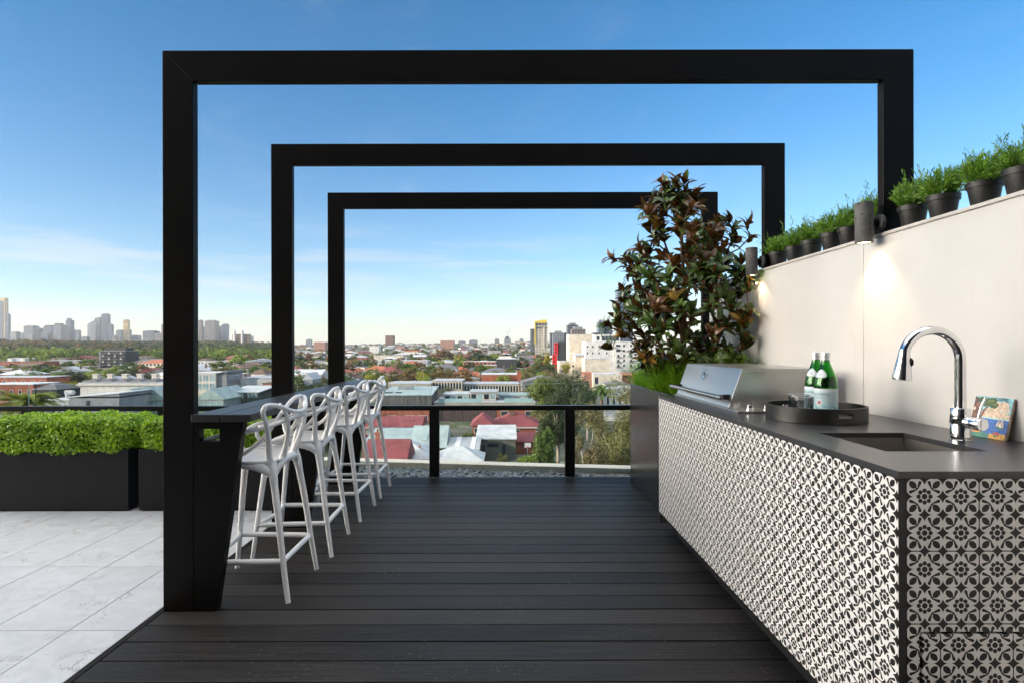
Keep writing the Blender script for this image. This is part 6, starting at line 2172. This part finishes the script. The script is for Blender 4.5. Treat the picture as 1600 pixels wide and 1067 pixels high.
# named street and garden trees
for (xc, yt, d, k, w, lab) in ((640, 573, 250, 'rusty', 34, 'rusty brown spreading tree above the warehouse roof'), (661, 577, 245, 'yellow-green', 20, 'yellow-green tree between two rusty trees'), (692, 574, 255, 'rusty', 44, 'wide rusty tree, middle of the rusty row'), (722, 575, 252, 'rusty', 40, 'wide rusty tree, right end of the rusty row'),
                              (578, 581, 235, 'yellow-green', 22, 'bright yellow-green tree above the last bar stool'), (600, 583, 230, 'yellow-green', 16, 'small yellow-green tree right of the last bar stool'), (665, 587, 205, 'bright green', 20, 'low bright green tree behind the louvred buildings'),
                              (600, 561, 360, 'dark green', 20, 'round dark green tree left of the rusty trees'), (622, 560, 370, 'olive', 24, 'olive tree beside the round dark green tree'), (716, 552, 520, 'yellow-green', 17, 'yellow tree in the middle suburb, centre'), (745, 546, 600, 'dark green', 34, 'dark spreading tree in the centre middle distance'),
                              (697, 543, 700, 'rusty', 34, 'brown spreading tree in the centre middle distance'), (785, 583, 236, 'bright green', 28, 'bright green tree in front of the long red brick building'), (750, 566, 330, 'mid green', 26, 'green tree left of the dark grey box building'),
                              (85, 578, 300, 'bright green', 26, 'bright green tree left of the white terrace, taller one'), (109, 592, 232, 'yellow-green', 28, 'yellow-green tree just left of the white terrace'), (75, 585, 240, 'mid green', 16, 'green tree behind the red brick flats'),
                              (146, 573, 380, 'mid green', 30, 'round green tree below the black apartment block'), (107, 566, 420, 'dark green', 20, 'dark round tree under the long white roof'), (122, 563, 430, 'bright green', 24, 'bright green tree under the long white roof'), (203, 563, 420, 'mid green', 36, 'wide green tree right of the black apartment block'),
                              (222, 567, 400, 'dark green', 26, 'dark tree near the nearest post, right of the black block'), (340, 562, 380, 'mid green', 40, 'wide green tree between the first two left posts'), (375, 552, 500, 'bright green', 30, 'bright green round tree between the first two left posts'), (378, 571, 290, 'mid green', 22, 'dense green tree above the grey commercial building'),
                              (398, 567, 310, 'mid green', 18, 'green tree right of the dense green one, between the first two posts'), (365, 583, 230, 'bright green', 14, 'small bright tree beside the slim grey wing'), (325, 577, 240, 'yellow-green', 16, 'yellowish tree behind the cream modernist building'),
                              (482, 572, 330, 'dark green', 30, 'dark tree between the second and third left posts'), (503, 585, 240, 'rusty', 22, 'brownish tree right of the pale gabled cottage'), (467, 592, 210, 'bright green', 14, 'small bright tree left of the pale gabled cottage'), (481, 549, 600, 'rusty', 17, 'pinkish brown round tree between the second and third posts'),
                              (470, 548, 560, 'dark green', 8, 'narrow dark cypress beside the second left post'),
                              (855, 548, 420, 'yellow-green', 10, 'yellow tree near the foot of the yellow framed tower'), (840, 560, 330, 'mid green', 26, 'street tree left of the charcoal and red building'), (826, 570, 260, 'olive', 28, 'olive street tree left of the charcoal and red building'), (815, 556, 400, 'dark green', 26, 'dark street tree right of the dark grey box building'),
                              (884, 562, 316, 'yellow-green', 12, 'yellow-green roof garden shrub on the cream stepped building'), (700, 601, 166, 'olive', 20, 'olive tree on the roof terraces')):
    ptree(xc, yt, d, k, w, lab)


# palms
def palm(xc, yc, d, label, seed, fl=3.0, col='mid green', nf=34):
    p = px(xc, yc, d); z0 = gz(p.x, d); r_ = np.random.default_rng(seed)
    t = thing('palm_tree', label, 'palm', (p.x, d, z0))
    mb = MB(); mb.tube([(p.x, d, z0 - .5), (p.x, d, p.z - .1)], [.36, .30], 10); mb.build('trunk', M['bark'], t)
    VV = []; st = MB()
    for i in range(nf):
        a = i * 2.4; el_ = r_.uniform(-.15, 1.2); L = fl * r_.uniform(.8, 1.1)
        d0 = np.array([math.cos(a), math.sin(a), 0.])
        pts = []
        pos = np.array([p.x, d, p.z]); th = el_
        for k in range(13):
            pts.append(pos.copy()); pos = pos + (d0 * math.cos(th) + np.array([0, 0, math.sin(th)])) * L / 12; th -= .10 + .03 * k / 4
        st.tube(pts, lerp_r([.04, .012], 13), 4)
        sd = np.array([-d0[1], d0[0], 0])
        for k in range(2, 52):
            u = k / 52; f_ = u * 12; j = min(int(f_), 11); q = pts[j] + (pts[j + 1] - pts[j]) * (f_ - j); tg = unit(pts[j + 1] - pts[j])
            for s_ in (-1, 1):
                dl = unit(sd * s_ + tg * .75 + np.array([0, 0, .25])); ll = .62 * math.sin(PI * min(1, u * .8 + .15)) * fl / 3
                w_ = np.cross(dl, tg); w_ = unit(np.cross(dl, unit(w_))) * .035
                VV.append([q - w_, q + w_, q + dl * ll + w_ * .2, q + dl * ll - w_ * .2])
    quads_mesh('fronds', np.array(VV), TM[col], t)
    st.build('frond_stems', TM[col], t)
    foot.append((p.x, d, 5))


palm(38, 634, 60, 'palm crown with arching fronds above the hedge at far left', 1, 3.9, 'bright green', 46)
palm(940, 611, 128, 'palm tree in front of the white veranda house at right', 2, 3.4, 'mid green')

# ---- scattered houses and trees over the suburb
rh = random.Random(42)
wallk = ['cream', 'white', 'red brick', 'brown brick', 'grey', 'tan', 'pale grey', 'white', 'cream', 'pink brick']
roofk = ['terracotta', 'maroon', 'slate grey', 'white metal', 'pale grey metal', 'brown', 'slate grey', 'white metal', 'pale grey metal']


def free(x, y, r):
    for fx, fy, fr in foot:
        if (fx - x) ** 2 + (fy - y) ** 2 < (fr + r) ** 2: return False
    return True


HP = {}


def house_proto(wk, rk, kind, big, withparts):
    key = (wk, rk, kind, big, withparts)
    if key in HP: return HP[key]
    w, d, h = (13, 11, 3.9) if big == 0 else (17, 12, 6.3) if big == 1 else (26, 14, 8.5)
    rh_ = 2.4 if kind != 'flat' else 0
    mb = MB(); mb.box(-w / 2, w / 2, -d / 2, d / 2, -2, h, 0)
    if kind == 'gable_y': mb.prism([(-w / 2, h - .01), (0, h + rh_ - .1), (w / 2, h - .01)], 'y', -d / 2, d / 2, 0)
    res = []
    if withparts:
        o = fix_normals(mb.build('wall', WM[wk])); res.append(('wall', o.data)); bpy.data.objects.remove(o)
        mb = MB(); roof_geo(mb, kind, -w / 2, w / 2, -d / 2, d / 2, h, rh_, 0, .5)
        o = fix_normals(mb.build('roof', RM[rk])); res.append(('roof', o.data)); bpy.data.objects.remove(o)
        nw = 3 if big == 0 else 4 if big == 1 else 6
        for fl_ in range(1 if big == 0 else 2 if big == 1 else 3):
            for k in range(nw):
                xx = -w / 2 + w * (k + .5) / nw; zz = 1.0 + fl_ * 2.8
                if zz + 1.3 > h: continue
                mb = MB(); mb.box(xx - .8, xx + .8, -d / 2 - .06, -d / 2 + .05, zz, zz + 1.4)
                o = mb.build('window', M['win']); res.append(('window', o.data)); bpy.data.objects.remove(o)
        if kind != 'flat':
            mb = MB(); mb.box(w * .2, w * .2 + .9, -.5, .5, h, h + rh_ + 1.2)
            o = mb.build('chimney', WM['brown brick']); res.append(('chimney', o.data)); bpy.data.objects.remove(o)
    else:
        roof_geo(mb, kind, -w / 2, w / 2, -d / 2, d / 2, h, rh_, 1, .5)
        nw = 4 if big < 2 else 8
        for fl_ in range(1 if big == 0 else 2 if big == 1 else 3):
            zz = 1.0 + fl_ * 2.8
            if zz + 1.3 > h: continue
            for k in range(nw):
                xx = -w / 2 + w * (k + .5) / nw
                mb.box(xx - .9, xx + .9, -d / 2 - .08, -d / 2 - .02, zz, zz + 1.4, 2)
        o = fix_normals(mb.build('house', [WM[wk], RM[rk], M['win']])); res.append(('house', o.data)); bpy.data.objects.remove(o)
    HP[key] = res
    return res


cands = []
for _ in range(60000):
    # even in picture rows, so that the far suburb is as finely textured as the near one
    yy = rh.random()
    u = rh.uniform(-.98, .30)
    d = 110 * math.exp(yy * math.log(2650 / 110))
    cands.append((u, d))
park = lambda x, y: (x / y < -.40 and 640 < y < 2700)
placed = []
grid = defaultdict(list)


def open_view(x, y):
    """keep the view open to the buildings modelled one by one"""
    p_ = VX + FPX * x / y
    if 540 < p_ < 860: return y > 264 or p_ > 838
    if 140 < p_ < 212 and 300 < y < 560: return False
    if 860 <= p_ < 1010: return y > 400
    if p_ < 440: return y > 250 or (y < 118 and p_ < 60)
    return True


def clear(x, y, r):
    c = 40
    ix, iy = int(x // c), int(y // c)
    n = int(r // c) + 2
    for i in range(ix - n, ix + n + 1):
        for j in range(iy - n, iy + n + 1):
            for (a_, b_, q) in grid[(i, j)]:
                if (a_ - x) ** 2 + (b_ - y) ** 2 < (q + r) ** 2: return False
    return True


houses, trees_ = [], []
for u, d in cands:
    x, y = u * d, d
    sp = 6.5 + d * .0062
    if not open_view(x, y): continue
    isl = rh.random()
    if park(x, y):
        if isl < .985:
            if d < 900 and rh.random() < .4: continue
            r = sp * .62
            if clear(x, y, r * .8) and free(x, y, 1):
                k = rh.choice(['bright green', 'mid green', 'mid green']) if d < 1000 else rh.choice(['dark green', 'dark green', 'dark green', 'olive', 'rusty'] if x / y < -.62 or d > 1700 else ['dark green', 'mid green', 'dark green'])
                trees_.append((x, y, k, rh.choice([rh.uniform(8, 12), rh.uniform(11, 20)]), d)); grid[(int(x // 40), int(y // 40))].append((x, y, r * .8))
        continue
    if isl < .48:
        r = sp
        if clear(x, y, r) and free(x, y, 6):
            houses.append((x, y, d)); grid[(int(x // 40), int(y // 40))].append((x, y, r))
    else:
        r = sp * .62
        if clear(x, y, r) and free(x, y, 2):
            k = rh.choice(['dark green', 'dark green', 'dark green', 'mid green', 'mid green', 'olive', 'olive', 'bright green', 'rusty', 'yellow-green' if rh.random() < .4 else 'mid green'])
            trees_.append((x, y, k, rh.uniform(5.0, 11.0), d)); grid[(int(x // 40), int(y // 40))].append((x, y, r))
houses.sort(key=lambda q: q[2]); trees_.sort(key=lambda q: q[4])


def hidden(x, y):
    """wholly behind one of the three left posts, the wall or the tree box"""
    p_ = VX + FPX * x / y
    if not (-25 < p_ < 1000): return True
    return any(a + 6 < p_ < b - 6 for a, b in ((254, 310), (426, 462), (513, 539)))


def zone(x, y):
    p_ = VX + FPX * x / y
    return 'left of the nearest post' if p_ < 282 else 'between first and second posts' if p_ < 444 else 'between second and third posts' if p_ < 526 else \
        'left centre' if p_ < 660 else 'right of centre' if p_ < 800 else 'beside the right-hand towers'


def band(d): return 'near' if d < 330 else 'mid-distance' if d < 700 else 'far' if d < 1400 else 'very far'


house_rec = []
NH, NT = 240, 225
hi_, lo_ = [], []
nh = 0
for (x, y, d) in houses:
    wk, rk = rh.choice(wallk), rh.choice(roofk)
    kind = rh.choice(['hip', 'hip', 'gable_x', 'gable_y', 'flat'])
    if kind == 'flat': rk = rh.choice(['white metal', 'pale grey metal', 'slate grey'])
    big = rh.choice([0, 0, 0, 0, 1, 1, 1, 0, 0, 2] if d > 420 else [0, 0, 1])
    rot = rh.gauss(0, .28)
    if hidden(x, y) or nh >= NH:
        lo_.append((x, y, d, wk, rk, kind, big, rot)); continue
    nh += 1
    far = d > SMALL * .55
    pr = house_proto(wk, rk, kind, big, not far)
    z = gz(x, y)
    if far:
        o = bpy.data.objects.new('house', pr[0][1]); COL.objects.link(o); o.location = (x, y, z); o.rotation_euler = (0, 0, rot)
        tag(o, '', 'house', 'houses of the suburb')
    else:
        o = thing('house', '', 'house', (x, y, z), 'houses of the suburb'); o.rotation_euler = (0, 0, rot)
        for nm, me in pr:
            c = bpy.data.objects.new(nm, me); COL.objects.link(c); c.parent = o
    house_rec.append((o, x, y, wk, rk, big))
# the remaining far houses as one mass
mb = MB()
wl_ = ['cream', 'white', 'red brick', 'pale grey', 'tan', 'brown brick']; rl_ = ['terracotta', 'maroon', 'slate grey', 'white metal', 'brown']
for (x, y, d, wk, rk, kind, big, rot) in lo_:
    if d > 400 or True:
        w, dd, h = (13, 11, 3.9) if big == 0 else (17, 12, 6.3) if big == 1 else (26, 14, 8.5)
        z = gz(x, y); m2 = MB()
        m2.box(-w / 2, w / 2, -dd / 2, dd / 2, -2, h, wl_.index(wk) if wk in wl_ else 3)
        roof_geo(m2, kind, -w / 2, w / 2, -dd / 2, dd / 2, h, 2.4, 6 + (rl_.index(rk) if rk in rl_ else 2), .5)
        for k in range(4):
            xx = -w / 2 + w * (k + .5) / 4; m2.box(xx - .9, xx + .9, -dd / 2 - .08, -dd / 2 - .02, 1, 2.4, 11)
        c_, s_ = math.cos(rot), math.sin(rot)
        o_ = len(mb.v)
        mb.v.extend([(x + a * c_ - b * s_, y + a * s_ + b * c_, z + q) for a, b, q in m2.v]); mb.f.extend([tuple(i + o_ for i in f) for f in m2.f]); mb.mi.extend(m2.mi)
if mb.v:
    o = mb.build('distant_houses', [WM[k] for k in wl_] + [RM[k] for k in rl_] + [M['win']]); fix_normals(o); struct(o, 'stuff')

nt = 0; rest = []
for (x, y, k, h, d) in trees_:
    if hidden(x, y) or nt >= NT: rest.append((x, y, k, h, d)); continue
    nt += 1
    tree(x, y, k, h, wide=rh.uniform(.95, 1.35), far=d > 300)
for k in kinds:
    pass
# remaining trees: one mass of small crowns
def tree_mass(items, name):
    r_ = np.random.default_rng(77)
    P0, N0, _ = crown_pts(901, 1, 1, 9, 72)
    VV, MI = [], []
    for (x, y, k, h, d) in items:
        n = 72 if d < 1500 else 44
        s = r_.permutation(len(P0))[:n]
        a = r_.uniform(0, 6.28); c_, s_ = math.cos(a), math.sin(a)
        w = h * r_.uniform(.48, .68); p = P0[s] * np.array([w, w, h * .46])
        p = np.stack([p[:, 0] * c_ - p[:, 1] * s_, p[:, 0] * s_ + p[:, 1] * c_, p[:, 2]], 1) + np.array([x, y, gz(x, y) + h * .54])
        V = diamonds(p, N0[s], h * .28, h * .20, r_)
        VV.append(V); MI += [kinds.index(k)] * n
        # skirt down to the ground
    o = quads_mesh(name, np.concatenate(VV), [TM[k] for k in kinds])
    o.data.polygons.foreach_set('material_index', MI)
    struct(o, 'stuff')
    return o


tree_mass(rest, 'distant_trees')
print('houses', len(houses), 'trees', len(trees_), 'mass', len(rest))


# ---- labels: first by look, then by where, then counted from the left
def fill_labels(recs, fmt):
    G = defaultdict(list)
    for r in recs: G[fmt(r)].append(r)
    for base, L in G.items():
        L.sort(key=lambda r: r[1] / r[2])
        for i, r in enumerate(L):
            r[0]['label'] = base if len(L) == 1 else f"{base}, {ordn[i] if i < 20 else 'number ' + str(i + 1)} from left"


sizew = ['small', 'two-storey', 'long']
fill_labels(house_rec, lambda r: f"{sizew[r[5]]} {r[3]} house, {r[4].replace(' metal', '')} roof, {band(r[2])}, {zone(r[1], r[2])}")
fill_labels(tree_rec, lambda r: f"{'tall' if r[4] > 10.5 else 'low'} {r[3]} tree, {band(r[2])}, {zone(r[1], r[2])}")

# ------------------------------------------------------------------ unseen block added behind the camera to shade the terrace and darken its reflections
mb = MB()
mb.box(-19, 3.0, -9, -2.4, 0, 7.6)
struct(mb.build('sun_block_behind_camera', M['planter']))

# ------------------------------------------------------------------ haze
hz = bpy.data.materials.new('haze_air'); hz.use_nodes = True
nt_ = hz.node_tree; nt_.nodes.clear()
ou = nt_.nodes.new('ShaderNodeOutputMaterial'); pv = nt_.nodes.new('ShaderNodeVolumePrincipled')
pv.inputs['Color'].default_value = (.86, .90, .95, 1); pv.inputs['Density'].default_value = 5.5e-5; pv.inputs['Anisotropy'].default_value = .2
nt_.links.new(pv.outputs[0], ou.inputs['Volume'])
mb = MB(); mb.box(-5900, 5900, -5900, 5900, -24, 400)
o = mb.build('haze', hz); struct(o, 'stuff')
